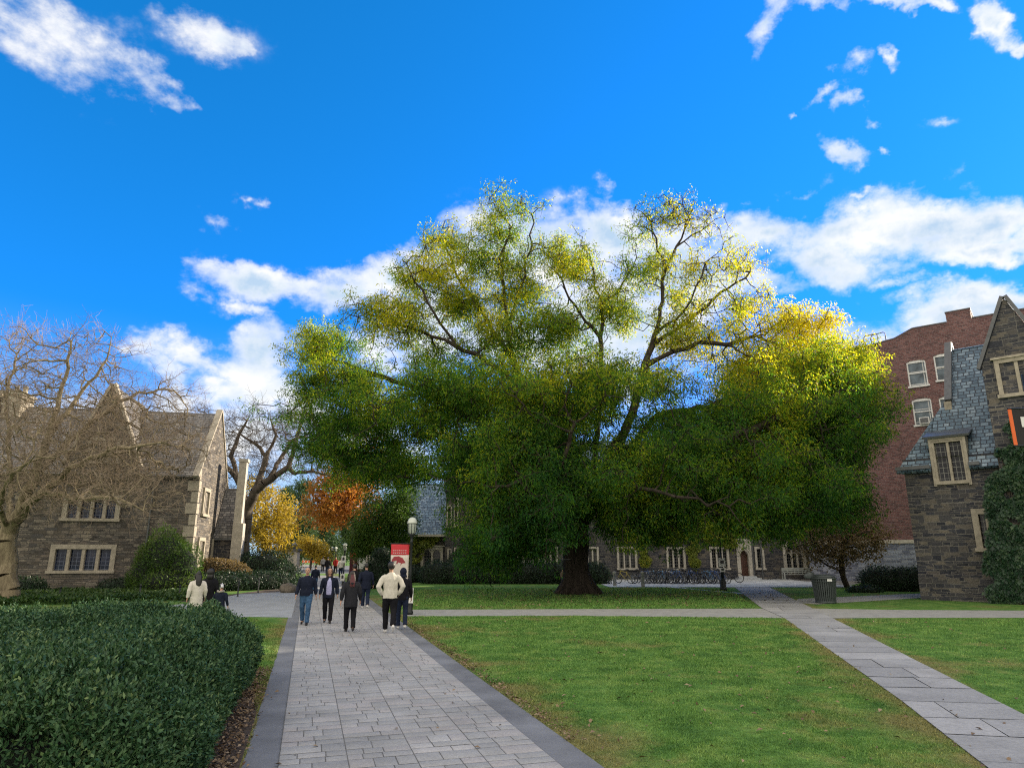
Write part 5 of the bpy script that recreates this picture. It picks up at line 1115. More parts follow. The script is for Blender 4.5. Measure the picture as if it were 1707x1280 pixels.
# ivy on walls
def ivy(name, label, fc, patches, lm, n, L, t=0, cat='ivy'):
    T = empty(name, tuple(fc.p(patches[0][0], 0, t)), label, cat); out = []
    ar = np.array([p[2]*p[3] for p in patches]); ar = ar/ar.sum()
    for (s_, z, rs, rz), a in zip(patches, ar):
        k = int(n*a); u = rng.random((k, 1))**.55*norm(rng.normal(size=(k, 2))); ss, zz = s_+u[:, 0]*rs, z+u[:, 1]*rz; keep = (zz > .02) & (vnoise(np.column_stack([ss, zz, ss*.3]), 2.6)+.8*(1-np.hypot(u[:, 0], u[:, 1])) > -.2); ss, zz = ss[keep], zz[keep]; k = len(ss)
        th = (.03+.16*rng.random(k)*(1-np.minimum(1, np.hypot(u[keep][:, 0], u[keep][:, 1]))*.6)+.20*np.abs(vnoise(np.column_stack([ss, zz, ss*0]), 1.6))+.08*np.abs(vnoise(np.column_stack([ss, zz, ss*0]), 4.3)))
        pos = np.array(fc.P)+ss[:, None]*np.array(fc.d)-(th-t)[:, None]*np.array(fc.n); pos[:, 2] = zz
        nr = norm(-np.array(fc.n)+rvec(k)*.5+np.array([0, 0, .25])); d = norm(rvec(k)*.6+np.array([0, 0, -.8])-np.array(fc.n)*.15)
        out.append(leaf_quads(pos, d, nr, L*(.6+.8*rng.random(k)), L*.8*(.6+.7*rng.random(k)), .15))
    V, Fc = join_np(out); np_mesh('foliage', V, Fc, lm, T)
    out = []
    for s_, z, rs, rz in patches:
        for k in range(3):
            x = s_+random.uniform(-.5, .5)*rs; q = [np.array(fc.p(s_+(x-s_)*.3, max(0, z-rz), t-.02)), np.array(fc.p(x, z, t-.02)), np.array(fc.p(x+random.uniform(-.3, .3)*rs, z+rz*.8, t-.02))]
            out.append(seg_mesh(np.array(q[:2]), np.array(q[1:]), np.array([.025, .02]), np.array([.02, .012]), 5))
    V, Fc = join_np(out); np_mesh('stem', V, Fc, M_bark3, T); return T
def pat(fc, lst, t=0): return [(*fc.hit(x, y, t), rx*fc.p(fc.hit(x, y, t)[0]).y/F, ry*fc.p(fc.hit(x, y, t)[0]).y/F) for x, y, rx, ry in lst]
ivy('yellowing_ivy', 'yellow green ivy climbing the dormitory wall above the bicycles', fm, pat(fm, [(1155,920,12,30),(1150,893,26,12),(1100,893,34,12),(1190,892,30,12),(1075,930,10,14),(1215,898,16,14),(1060,890,24,12)]), L_ivyy, 11000, .17)
ivy('cloister_ivy', 'yellow green vine hanging under the cloister eaves behind the lamp post', fc, pat(fc, [(705,900,22,12),(690,915,16,22),(728,894,18,6)]), L_ivyy, 4200, .16)
ivy('hall_ivy', 'thick dark green ivy covering the gabled bay of the stone hall', fr, pat(fr, [(1695,900,32,100),(1694,810,30,76),(1668,850,20,60),(1664,905,14,44),(1720,870,40,130),(1700,745,24,46),(1668,955,22,46),(1700,970,40,40),(1676,790,14,34),(1684,760,12,24),(1660,985,12,20)], tb), L_ivy, 32000, .15, t=tb)
# ------------------------------------------------------------------ people
def cloth(name, col, rough=.85, var=.18): return plain(name, col, rough, 0, var, 24, .15, .15)
M_skin = plain('skin', (.46, .27, .19), .5, 0, .08, 30, 0, .35); M_skin2 = plain('tan_skin', (.33, .185, .12), .5, 0, .08, 30, 0, .35)
K_navy = cloth('navy_fleece', (.012, .016, .032)); K_black = cloth('black_cloth', (.010, .010, .013)); K_char = cloth('charcoal_cloth', (.022, .023, .028)); K_cream = cloth('cream_knit', (.56, .53, .45), .9, .1)
K_white = cloth('offwhite_coat', (.62, .58, .52), .9, .08); K_jean = cloth('blue_denim', (.045, .10, .19), .85, .4); K_djean = cloth('dark_denim', (.016, .024, .05), .85, .3); K_lav = cloth('lavender_blouse', (.40, .40, .62), .8, .1)
K_shoe = plain('black_shoe', (.012, .012, .014), .5); K_wshoe = plain('white_shoe', (.68, .67, .64), .6, 0, .1); K_fur = plain('grey_fur_trim', (.30, .27, .24), .95, 0, .4, 60); K_red = plain('dark_red_hair', (.085, .014, .018), .55, 0, .3, 40)
H_black = plain('black_hair', (.010, .009, .009), .5, 0, .3, 40); H_brown = plain('dark_brown_hair', (.022, .013, .009), .5, 0, .3, 40); H_grey = plain('short_grey_hair', (.14, .11, .095), .7, 0, .3, 60); M_eye = plain('dark_eye', (.015, .012, .012), .3); M_lip = plain('lip', (.28, .10, .09), .5)
def checker_mat():
    m, nt, b = new_mat('checkered_knit'); ck = nd(nt, 'TexChecker', {'Vector': objc(nt), 'Color1': (.75, .75, .78, 1), 'Color2': (.012, .012, .02, 1), 'Scale': 15.0}); nt.links.new(ck.outputs[0], b.inputs['Base Color']); b.inputs['Roughness'].default_value = .9; return m
M_check = checker_mat()
def fuse(mb, name, mats, parent, vox, fold=0.0, seed=0, part=None):
    """union of closed pieces as one continuous smooth surface"""
    o = mb.build(name, mats, None, local=True, uv=False)
    m = o.modifiers.new('r', 'REMESH'); m.mode = 'VOXEL'; m.voxel_size = vox
    sm = o.modifiers.new('s', 'SMOOTH'); sm.factor = .5; sm.iterations = 3
    dg = bpy.context.evaluated_depsgraph_get(); me = bpy.data.meshes.new_from_object(o.evaluated_get(dg), depsgraph=dg)
    me.name = name; bpy.data.objects.remove(o)
    n = len(me.vertices); co = np.empty(n*3, np.float32); me.vertices.foreach_get('co', co); P = co.reshape(-1, 3)
    if fold:
        no = np.empty(n*3, np.float32); me.vertex_normals.foreach_get('vector', no); nr = no.reshape(-1, 3)
        q = P*np.array([1, 1, .55]); d = vnoise(q, 17, seed)*.6+vnoise(q, 33, seed+5)*.4
        P = P+nr*(d*fold)[:, None]; me.vertices.foreach_set('co', P.astype(np.float32).ravel())
    if part is not None: me.polygons.foreach_set('material_index', part(me).astype(np.int32))
    me.polygons.foreach_set('use_smooth', np.ones(len(me.polygons), bool)); me.update()
    return link(me, name, parent)
def centers(me):
    c = np.empty(len(me.polygons)*3, np.float32); me.polygons.foreach_get('center', c); return c.reshape(-1, 3)
PATH_A = .284
def person(label, px, foot, head, heading, top, bot, shoes, hair, hairmat, skin=None, stride=.16, arms='hang', hem=.86, build_=1.0, bag=None, extra=None, vox=.011, group=None, hcol=True, lean=.03, Y=None, spread=1.0, lift=.05):
    p = gnd(px, foot) if Y is None else Vector((at(px, 900, Y).x, Y, 0))
    Hh = at(px, head, p.y).z; k = Hh/1.76
    T = empty('person', (p.x, p.y, .012), label, 'person', group, heading)
    T.scale = (1, 1, 1)
    S_ = lambda *q: Vector((q[0]*k, q[1]*k, q[2]*k)); sk = skin or M_skin
    r = lambda x: x*k
    # joints; the figure faces -Y
    hip = {s: S_(.092*s, 0, .92) for s in (-1, 1)}
    ank, kne, toe = {}, {}, {}
    for s in (-1, 1):
        fy = -stride*s; lz = .075+(lift if (s == -1 and lift) else max(0, (stride-.12)*.5 if s == -1 else 0))
        ank[s] = S_(.085*s*spread, fy, lz+.015); kne[s] = (hip[s]+ank[s])/2+S_(.008*s, -.045-(.05 if s == -1 else 0), .015)
    sh = {s: S_(.185*s*build_, -lean*.6, 1.43) for s in (-1, 1)}
    elb, wri = {}, {}
    for s in (-1, 1):
        if arms == 'pockets': elb[s] = S_(.30*s*build_, .10, 1.15); wri[s] = S_(.20*s*build_, -.03, .93)
        elif arms == 'lift' and s == 1: elb[s] = S_(.30*s, -.02, 1.16); wri[s] = S_(.34*s, -.20, 1.02)
        else:
            sw = .13*s*(stride/.16)*.6; elb[s] = S_(.245*s*build_, .03+sw*.35, 1.145); wri[s] = S_(.275*s*build_, -.035+sw, .90)
    # --- body: one continuous mesh
    mb = MB(); up = (0, 1, 0)
    mb.tube([S_(0, 0, .84), S_(0, 0, .95), S_(0, 0, 1.1), S_(0, -lean*.3, 1.28), S_(0, -lean*.6, 1.39), S_(0, -lean*.7, 1.47)], [r(x*build_) for x in (.13, .15, .135, .15, .125, .06)], 14, [r(x*build_) for x in (.10, .105, .095, .11, .095, .06)], up)
    mb.tube([S_(0, -lean*.6, 1.44), S_(0, -lean*.9, 1.53), S_(0, -lean-.01, 1.60)], [r(.058), r(.052), r(.052)], 12, None, up)
    hc = S_(0, -lean-.015, 1.655); mb.ell(hc, (r(.074), r(.092), r(.105)), 18, 14); mb.ell(hc+S_(0, -.028, -.052), (r(.055), r(.06), r(.06)), 14, 10)
    mb.ell(hc+S_(0, -.092, -.012), (r(.014), r(.022), r(.024)), 10, 8)
    for s in (-1, 1):
        mb.ell(hc+S_(.074*s, .012, -.008), (r(.012), r(.02), r(.03)), 8, 8)
        mb.tube([sh[s]+S_(-.06*s, 0, -.06), sh[s]*.5+elb[s]*.5, elb[s], elb[s]*.5+wri[s]*.5, wri[s]], [r(x) for x in (.040, .040, .036, .036, .027)], 10, None, up)
        mb.tube([hip[s], (hip[s]+kne[s])/2, kne[s], kne[s]*.6+ank[s]*.4, ank[s]], [r(x*build_) for x in (.085, .075, .053, .052, .036)], 12, None, up)
        mb.tube([ank[s], ank[s]+S_(0, -.03, -.05), ank[s]+S_(.01*s, -.13, -.058)], [r(.036), r(.038), r(.03)], 8, None, up)
        # hand
        d = (wri[s]-elb[s]).normalized(); a = Vector((0, -1, 0)); a = (a-d*a.dot(d)).normalized(); b = d.cross(a)
        if arms != 'pockets' or True:
            pm = wri[s]+d*r(.045); mb.tube([wri[s]-d*r(.01), pm, wri[s]+d*r(.088)], [r(.024), r(.038), r(.036)], 10, [r(.02), r(.02), r(.016)], tuple(b))
            for q in range(4):
                o = a*r(.027-.018*q); L = r((.070, .078, .073, .058)[q]); f0 = wri[s]+d*r(.084)+o; inn = Vector((-s, 0, 0))*r(.012)
                mb.tube([f0, f0+d*L*.5+inn*.6, f0+d*L*.85+inn*2.0, f0+d*L*.95+inn*3.2], [r(.0098), r(.009), r(.0085), r(.006)], 7)
            t0 = wri[s]+d*r(.03)+a*r(.03); mb.tube([t0, t0+d*r(.03)+a*r(.022), t0+d*r(.06)+a*r(.026)], [r(.013), r(.0105), r(.008)], 7)
    def part(me):
        c = centers(me)-np.array(hc); c /= k; m = np.zeros(len(c), int)
        for s in (-1, 1): m[(np.abs(c[:, 0]-.03*s) < .015) & (np.abs(c[:, 2]-.012) < .008) & (c[:, 1] < -.05)] = 1
        m[(np.abs(c[:, 0]) < .024) & (np.abs(c[:, 2]+.066) < .008) & (c[:, 1] < -.05)] = 2
        return m
    fuse(mb, 'body', [sk, M_eye, M_lip], T, r(.0085) if vox < .013 else r(vox), part=part)
    # --- trousers
    mb = MB()
    mb.tube([S_(0, 0, .80), S_(0, 0, .88), S_(0, 0, .98), S_(0, 0, 1.03)], [r(x*build_) for x in (.10, .172, .165, .15)], 16, [r(x*build_) for x in (.10, .13, .125, .11)], up)
    for s in (-1, 1): mb.tube([hip[s]+S_(0, 0, .02), (hip[s]+kne[s])/2, kne[s], kne[s]*.5+ank[s]*.5, ank[s]+S_(0, 0, .0)], [r(x*build_) for x in (.105, .096, .076, .07, .066)], 14, None, up)
    fuse(mb, 'trousers', [bot], T, r(vox), r(.013), len(label) % 17)
    # --- coat / top with sleeves
    mb = MB(); hz_ = hem
    prof = [(hz_, .19, .15), (hz_+.1, .19, .148), (1.08, .172, .135), (1.22, .185, .142), (1.33, .196, .138), (1.39, .182, .12), (1.435, .14, .10), (1.475, .088, .08), (1.505, .068, .068)]
    prof = [q for q in prof if q[0] == hz_ or q[0] > hz_+.05]
    mb.tube([S_(0, -lean*max(0, (z-1)/.5)*.6, z) for z, a, b in prof], [r(a*build_) for z, a, b in prof], 20, [r(b*build_) for z, a, b in prof], up)
    for s in (-1, 1): mb.tube([sh[s]+S_(-.07*s, 0, -.02), sh[s]+S_(-.008*s, 0, -.055), sh[s]*.5+elb[s]*.5, elb[s], elb[s]*.45+wri[s]*.55, wri[s]-(wri[s]-elb[s]).normalized()*r(.015)], [r(x) for x in (.062, .074, .070, .065, .058, .046)], 14, None, up)
    fuse(mb, 'jacket', [top], T, r(vox), r(.016), len(label) % 13)
    # --- shoes
    for s in (-1, 1):
        mb = MB(); a = ank[s]; f = S_(.015*s, -.17, -.0); pit = (a.z-r(.09))*.9
        mb.tube([a+S_(0, .055, -.055)+Vector((0, 0, pit*.35)), a+S_(0, 0, -.04), a+f*.6+S_(0, 0, -.052)-Vector((0, 0, pit*.5)), a+f+S_(0, 0, -.06)-Vector((0, 0, pit*.8))], [r(.034), r(.042), r(.044), r(.034)], 12, [r(.03), r(.05), r(.034), r(.022)], (1, 0, 0))
        fuse(mb, 'shoe', [shoes], T, r(.009))
    # --- hair
    mb = MB()
    if hair in ('short', 'thick'):
        e = .010 if hair == 'short' else .02
        mb.ell(hc+S_(0, .022, .026), (r(.078+e), r(.084+e), r(.092+e)), 18, 12)
    elif hair == 'bald': mb.ell(hc+S_(0, .030, .012), (r(.079), r(.079), r(.075)), 16, 12)
    elif hair == 'long':
        mb.ell(hc+S_(0, .024, .024), (r(.088), r(.090), r(.100)), 18, 12)
        mb.tube([hc+S_(0, .05, .02), hc+S_(0, .09, -.10), hc+S_(0, .135, -.22), hc+S_(0, .158, -.33), hc+S_(0, .165, -.38)], [r(.085), r(.102), r(.105), r(.085), r(.04)], 14, [r(.05), r(.06), r(.05), r(.035), r(.018)], (0, 1, 0))
        for s in (-1, 1): mb.tube([hc+S_(.072*s, -.015, .04), hc+S_(.088*s, -.02, -.06), hc+S_(.092*s, -.03, -.19), hc+S_(.085*s, -.035, -.26)], [r(.026), r(.032), r(.03), r(.014)], 8)
    elif hair == 'big': mb.ell(hc+S_(0, .04, .02), (r(.135), r(.125), r(.135)), 20, 14); mb.ell(hc+S_(0, .07, -.12), (r(.12), r(.09), r(.12)), 16, 12)
    elif hair == 'hood':
        mb.ell(hc+S_(0, .02, .01), (r(.105), r(.115), r(.128)), 18, 12); mb.tube([hc+S_(0, .03, -.06), hc+S_(0, .04, -.16)], [r(.09), r(.125)], 14, [r(.08), r(.085)], (0, 1, 0))
    elif hair == 'hat': mb.ell(hc+S_(0, .01, .035), (r(.098), r(.106), r(.10)), 18, 12); mb.ell(hc+S_(0, .01, .145), (r(.032), r(.032), r(.03)), 10, 8)
    if hair in ('short', 'thick', 'long', 'bald', 'big'):
        # keep the face clear
        o = fuse(mb, 'hair', [hairmat], T, r(.010), r(.006), 3)
        me = o.data; n = len(me.vertices); co = np.empty(n*3, np.float32); me.vertices.foreach_get('co', co); P = co.reshape(-1, 3); q = (P-np.array(hc))/k
        face = (q[:, 1] < -.03) & (q[:, 2] < (.075 if hair != 'bald' else .2)) & (np.abs(q[:, 0]) < .066); P[face, 1] += (np.minimum(.05, (-.03-q[face, 1])*1.0+.01))*k*1.0
        me.vertices.foreach_set('co', P.ravel()); me.update()
    else: fuse(mb, 'hat' if hair == 'hat' else 'hood', [hairmat], T, r(.010), r(.004), 2)
    if extra: extra(T, k, S_, r, hc, wri, sh)
    return T
A_, B_ = math.pi+PATH_A, PATH_A
def man_x(T, k, S_, r, hc, wri, sh):
    mb = MB(); mb.tube([S_(0, -.14, .90), S_(0, -.148, 1.1), S_(0, -.148, 1.3), S_(0, -.12, 1.42)], r(.006), 6); mb.build('zipper', M_lead, T, local=True)
    mb = MB(); mb.tube([S_(-.06, -.05, 1.50), S_(0, -.095, 1.455), S_(.06, -.05, 1.50)], r(.016), 8); mb.build('collar', plain('maroon_shirt', (.12, .02, .03), .8), T, local=True)
person('man in open dark navy jacket and faded blue jeans walking towards the viewer', 507, 1042, 946, B_-.12, K_navy, K_jean, K_shoe, 'bald', H_grey, stride=.17, arms='hang', hem=.88, build_=1.08, extra=man_x)
def wom_x(T, k, S_, r, hc, wri, sh):
    mb = MB(); mb.tube([S_(0, -.095, .90), S_(0, -.115, 1.05), S_(0, -.122, 1.2), S_(0, -.115, 1.33), S_(0, -.085, 1.43)], [r(.10), r(.095), r(.088), r(.08), r(.045)], 14, [r(.06), r(.06), r(.065), r(.055), r(.03)], (0, 1, 0)); fuse(mb, 'blouse', [K_lav], T, r(.010), r(.006), 4)
    mb = MB()
    for s in (-1, 1): mb.torus(tuple(hc+S_(.032*s, -.088, .012)), r(.022), r(.0035), 'y', 14, 5)
    mb.tube([hc+S_(-.012, -.092, .014), hc+S_(.012, -.092, .014)], r(.003), 5); mb.build('glasses', K_shoe, T, local=True)
person('long-haired woman with glasses in navy coat over lavender blouse walking towards the viewer', 545, 1039, 947, B_-.05, K_navy, K_black, K_shoe, 'long', H_brown, stride=.13, hem=.80, build_=1.02, extra=wom_x)
def red_x(T, k, S_, r, hc, wri, sh):
    mb = MB()
    for x, w_ in ((-.05, .022), (-.02, .026), (.015, .024), (.045, .02)): mb.tube([hc+S_(x*.6, .118, .02), hc+S_(x, .155, -.10), hc+S_(x*1.2, .192, -.23), hc+S_(x*1.1, .20, -.35)], [r(w_*.6), r(w_), r(w_), r(w_*.4)], 8, [r(.010), r(.016), r(.016), r(.008)], (0, 1, 0))
    fuse(mb, 'dyed_hair', [K_red], T, r(.007))
    mb = MB(); mb.tube([S_(-.1, .09, 1.45), S_(0, .135, 1.40), S_(.1, .09, 1.45)], r(.045), 12); fuse(mb, 'folded_hood', [K_char], T, r(.011))
person('woman with dark red streaked hair in charcoal hooded coat seen from behind', 582, 1054, 953, A_+.05, K_char, K_black, K_shoe, 'long', H_brown, stride=.17, hem=.72, build_=1.08, extra=red_x)
person('man in long navy coat and white trainers walking away on the path', 608, 1014, 940, A_, K_navy, K_djean, K_wshoe, 'short', H_black, stride=.17, hem=.76, build_=1.1)
person('person in black with a dark hat half hidden behind the red-haired woman', 588, 1011, 941, A_, K_black, K_black, K_shoe, 'thick', H_black, stride=.10, hem=.80)
person('man in cream pullover with hands in pockets walking away, white soles showing', 648, 1056, 938, A_-.05, K_cream, K_black, K_wshoe, 'thick', H_black, skin=M_skin2, stride=.24, arms='pockets', hem=.86, build_=1.06, lift=.13)
person('hooded person in black beside the man in the cream pullover', 669, 1049, 948, A_-.05, K_black, K_djean, K_wshoe, 'hood', K_navy, stride=.18, hem=.84)
person('person in dark jacket and jeans far behind the couple on the path', 524, 985, 942, A_, K_navy, K_jean, K_shoe, 'short', H_black, stride=.12, hem=.86, vox=.014)
def fur_x(T, k, S_, r, hc, wri, sh):
    mb = MB(); mb.tube([S_(-.13, .0, 1.50), S_(-.09, .09, 1.49), S_(0, .13, 1.47), S_(.09, .09, 1.49), S_(.13, .0, 1.50)], r(.05), 10); fuse(mb, 'fur_collar', [K_fur], T, r(.012), r(.014), 6)
person('dark-haired woman in off-white coat behind the foreground hedge', 338, 0, 953, A_+.35, K_white, K_white, K_wshoe, 'long', H_black, Y=20, stride=.1, hem=.62, build_=1.05)
person('person with big dark hair in black coat between the white coat and the child', 357, 0, 950, A_+.1, K_black, K_black, K_shoe, 'big', H_black, Y=20.9, stride=.08, hem=.66)
person('child in checkered bobble hat and navy coat with fur collar', 377, 0, 975, A_-.3, K_navy, K_djean, K_shoe, 'hat', M_check, Y=19.4, stride=.07, hem=.72, build_=1.15, extra=fur_x, arms='lift')
person('person in pale top and blue jeans half hidden behind the big trunk', 937, 0, 947, A_-1.2, cloth('tan_jacket', (.16, .12, .09)), K_jean, K_wshoe, 'short', H_brown, Y=43.4, stride=.1, hem=.86, vox=.014)
for lb, px, foot, Y, c_, b_ in (('distant walker in dark clothes left of the white-topped lamps', 549, 958, 66, K_black, K_djean), ('distant walker in red jacket near the far lamps', 562, 957, 70, cloth('red_jacket', (.35, .03, .03)), K_black), ('distant walker in grey coat at the end of the path', 541, 953, 82, cloth('grey_coat', (.2, .2, .2)), K_black), ('distant walker in white jacket near the second banner', 571, 962, 60, K_white, K_djean)):
    p_ = at(px, 945, Y); hh = 640+F*math.tan(PIT+math.atan((HC-1.7)/Y))
    person(lb, px, 0, hh, A_ if px != 562 else B_, c_, b_, K_shoe, 'short', H_black, Y=Y, stride=.12, vox=.02, group='people far down the path')
# ------------------------------------------------------------------ street furniture
M_iron = plain('black_iron', (.018, .022, .022), .45, .3, .3, 12); M_green = plain('green_enamel', (.05, .062, .062), .5, .1, .25, 10); M_white = plain('white_paint', (.72, .72, .70), .5, 0, .08, 10); M_redc = plain('red_banner_cloth', (.55, .035, .045), .75, 0, .12, 4); M_wcloth = plain('cream_banner_cloth', (.58, .53, .46), .8, 0, .08, 4)
M_drk = plain('dark_banner_print', (.09, .015, .02), .8, 0, .2, 8); M_ora = plain('orange_plastic', (.80, .16, .04), .5, 0, .1, 6); M_steel = plain('grey_steel', (.30, .31, .32), .4, .6, .15, 10); M_cap = plain('lamp_cap', (.50, .53, .46), .4, .2, .12, 9)
m, nt, b = new_mat('frosted_lantern_glass'); b.inputs['Base Color'].default_value = (.55, .60, .52, 1); b.inputs['Roughness'].default_value = .12; b.inputs['Transmission Weight'].default_value = .35; M_lant = m
def lamp_post(label, px, base_y, top_y, Y=None, group='lamp posts along the path', arms=None, globe=False):
    p = gnd(px, base_y) if Y is None else Vector((at(px, 900, Y).x, Y, 0)); Ht = at(px, top_y, p.y).z; k = Ht/4.1
    T = empty('lamp_post', (p.x, p.y, 0), label, 'lamp post', group); P = lambda z: Vector((0, 0, z*k))
    mb = MB(); mb.lathe([(.17*k, 0), (.17*k, .12*k), (.14*k, .16*k), (.15*k, .5*k), (.12*k, .62*k), (.085*k, .70*k), (.10*k, .74*k), (.07*k, .80*k)], n=20); mb.build('base', M_iron, T, True, True)
    mb = MB(); mb.lathe([(.062*k, .78*k), (.058*k, 1.8*k), (.05*k, 3.0*k), (.08*k, 3.05*k), (.05*k, 3.1*k), (.055*k, 3.22*k), (.13*k, 3.34*k), (.14*k, 3.38*k)], n=16); mb.build('pole', M_iron, T, True, True)
    mb = MB(); mb.lathe([(.13*k, 3.381*k), (.165*k, 3.45*k), (.185*k, 3.75*k), (.185*k, 3.82*k)], n=24); g = mb.build('lantern', M_lant, T, True, True)
    mb = MB()
    for q in range(8): a = q*math.pi/4; c, s = math.cos(a), math.sin(a); mb.tube([(c*.14*k, s*.14*k, 3.38*k), (c*.172*k, s*.172*k, 3.46*k), (c*.192*k, s*.192*k, 3.82*k)], .012*k, 5)
    mb.build('cage', M_iron, g, local=True)
    mb = MB(); mb.lathe([(.22*k, 3.825*k), (.225*k, 3.86*k), (.205*k, 3.92*k), (.165*k, 4.03*k), (.09*k, 4.09*k), (.02*k, 4.1*k)], n=24); mb.build('cap', M_cap, T, True, True)
    return T, k, p
def arm(T, z, L, d, k):
    mb = MB(); mb.tube([(0, 0, z), (d*L, 0, z)], .016, 8); mb.ell((d*L, 0, z), (.03, .03, .03), 8, 6); mb.build('banner_arm', M_iron, T, local=True)
T1, k1, p1 = lamp_post('black lamp post with pale-capped lantern and red and cream banner beside the path', 682, 1024, 862)
zt, zb_ = at(668, 907, p1.y).z, at(668, 984, p1.y).z; xw = (p1-at(652, 940, p1.y)).x
for z in (zt+.02, zb_-.02): arm(T1, z, xw+.03, -1, k1)
def banner(label, loc, w_, zt, zb_, design, side=-1, dy=0.0):
    T = empty('banner', (loc.x, loc.y+dy, 0), label, 'banner'); x0, x1 = side*(w_+.02), side*.075
    n = 8; hd_ = zt-(zt-zb_)*.235
    def cl(z0, z1, m, name, off=0, xa=x0, xb=x1, rows=10, th=.006):
        mb = MB(); V = []
        for i in range(rows+1):
            for j in range(n+1):
                z = z0+(z1-z0)*i/rows; x = xa+(xb-xa)*j/n; V.append((x, .02*math.sin(3*(z-zb_)+j*.35)-off, z))
        fs = [(i*(n+1)+j, i*(n+1)+j+1, (i+1)*(n+1)+j+1, (i+1)*(n+1)+j) for i in range(rows) for j in range(n)]
        mb.add(V, fs); o = mb.build(name, m, T, True, True); so_ = o.modifiers.new('t', 'SOLIDIFY'); so_.thickness = th; return o
    if design == 'cream':
        cl(zb_, hd_, M_wcloth, 'cloth'); cl(hd_, zt, M_redc, 'header')
        # curved dark red striped emblem, and two pale lines of small print
        mb = MB(); H_ = hd_-zb_; W_ = abs(x1-x0); f = lambda u, v: (min(x0, x1)+W_*u, -.028+.02*math.sin(3*(v*H_)), zb_+H_*v)
        arc = [(.08, .90), (.35, .92), (.58, .86), (.72, .74), (.80, .58), (.80, .42), (.74, .28), (.66, .18)]
        for i in range(len(arc)-1):
            (u0, v0), (u1, v1) = arc[i], arc[i+1]; wd = .09+.02*(i % 2); mb.add([f(u0-.02, v0-wd), f(u1-.02, v1-wd*.8), f(u1+.1, v1+.05), f(u0+.08, v0+.05)], [(0, 1, 2, 3)])
            mb.add([f(u0-.03, v0-wd-.07), f(u0+.05, v0-wd-.05), f(u0+.05, v0-.01), f(u0-.0, v0-.01)], [(0, 1, 2, 3)])
        mb.build('emblem', plain('dark_red_print', (.30, .04, .05), .8, 0, .3, 30), T, local=True)
        mb = MB()
        for r_ in range(2):
            z = hd_+(zt-hd_)*(.42-.22*r_)
            for q in range(7): xa = min(x0, x1)+W_*(.12+q*.11); mb.box((xa+W_*.04, -.036+.02*math.sin(3*(z-zb_)), z), (W_*.075, .004, .03))
        mb.build('print', plain('pale_print', (.6, .4, .38), .8), T, local=True)
    else:
        cl(zb_, hd_, M_drk, 'cloth'); cl(hd_, zt, M_redc, 'header')
        mb = MB(); H_ = hd_-zb_; W_ = abs(x1-x0); f = lambda u, v: (min(x0, x1)+W_*u, -.03+.02*math.sin(3*(v*H_)), zb_+H_*v)
        for i in range(6): mb.add([f(.38+.05*(i % 2), .1+i*.13), f(.66-.04*(i % 2), .1+i*.13), f(.60, .2+i*.13), f(.44, .2+i*.13)], [(0, 1, 2, 3)])
        mb.build('emblem', plain('tan_print', (.42, .24, .16), .8, 0, .3, 20), T, local=True)
    return T
banner('red-topped cream banner with striped curved emblem on the nearest lamp post', p1, xw, zt, zb_, 'cream')
def poster(label, loc, w_, z0, z1, dy, cat='sign', marks=True):
    T = empty('poster', (loc.x, loc.y, 0), label, cat); mb = MB(); mb.box((0, dy, (z0+z1)/2), (w_, .012, z1-z0)); mb.build('board', M_white, T, local=True)
    if marks:
        mb = MB(); h_ = z1-z0; mb.box((0, dy-.012, z0+h_*.55), (w_*.5, .006, h_*.38)); mb.lathe([(.001, 0), (w_*.16, .0), (w_*.16, .004)], (0, dy-.012, z0+h_*.82), 10); mb.build('pictogram', K_shoe, T, local=True)
    return T
poster('white notice tied low on the lamp post with the cream banner', p1, .30, at(680, 1004, p1.y).z, at(680, 979, p1.y).z, -.24)
T2, k2, p2 = lamp_post('white-topped lamp post carrying white notices, far down the path', 576, 978, 905, Y=46)
poster('white notice on the far lamp post, the upper one', p2, .27, at(574, 938, p2.y).z, at(574, 926, p2.y).z, -.25)
poster('white notice on the far lamp post, the lower one', p2, .27, at(574, 968, p2.y).z, at(574, 956, p2.y).z, -.25)
for lb, px, Y in (('distant lamp with white head left of the red flag-like banner', 555, 92), ('distant lamp with white head right of its twin', 561, 78), ('small distant lamp at the very end of the path', 549, 105)): lamp_post(lb, px, 0, 911 if Y != 105 else 914, Y=Y)
T3, k3, p3 = lamp_post('slim black post holding the second red banner', 600, 0, 917, Y=52); zt, zb_ = at(594, 921, 52).z, at(594, 958, 52).z; xw = (p3-at(583, 940, 52)).x
for z in (zt+.02, zb_-.02): arm(T3, z, xw+.03, -1, k3)
banner('red-topped dark banner further down the path', p3, xw, zt, zb_, 'dark')
poster('pale blue-white notice board beside the second banner', Vector((at(603, 930, 55).x, 55, 0)), .62, at(603, 948, 55).z, at(603, 930, 55).z, 0, 'sign', False)
# kerbside post with sign near the bicycles
T4, k4, p4 = (None, None, gnd(1206, 984)); T4 = empty('lamp_post', tuple(p4), 'black lamp post with white sign and flared base by the bicycles', 'lamp post', 'lamp posts along the path')
hz_ = at(1203, 850, p4.y).z; mb = MB(); mb.lathe([(.19, 0), (.19, .15), (.16, .2), (.17, .5), (.12, .62), (.09, .7)], n=20); mb.build('base', M_iron, T4, True, True); mb = MB(); mb.lathe([(.085, .70), (.08, 1.5), (.05, 1.52), (.045, hz_-.55), (.10, hz_-.5)], n=14); mb.build('pole', M_iron, T4, True, True)
mb = MB(); mb.lathe([(.11, hz_-.495), (.17, hz_-.45), (.19, hz_-.16)], n=20); mb.build('lantern', M_lant, T4, True, True); mb = MB(); mb.lathe([(.23, hz_-.155), (.22, hz_-.08), (.12, hz_), (.02, hz_+.02)], n=20); mb.build('cap', M_cap, T4, True, True)
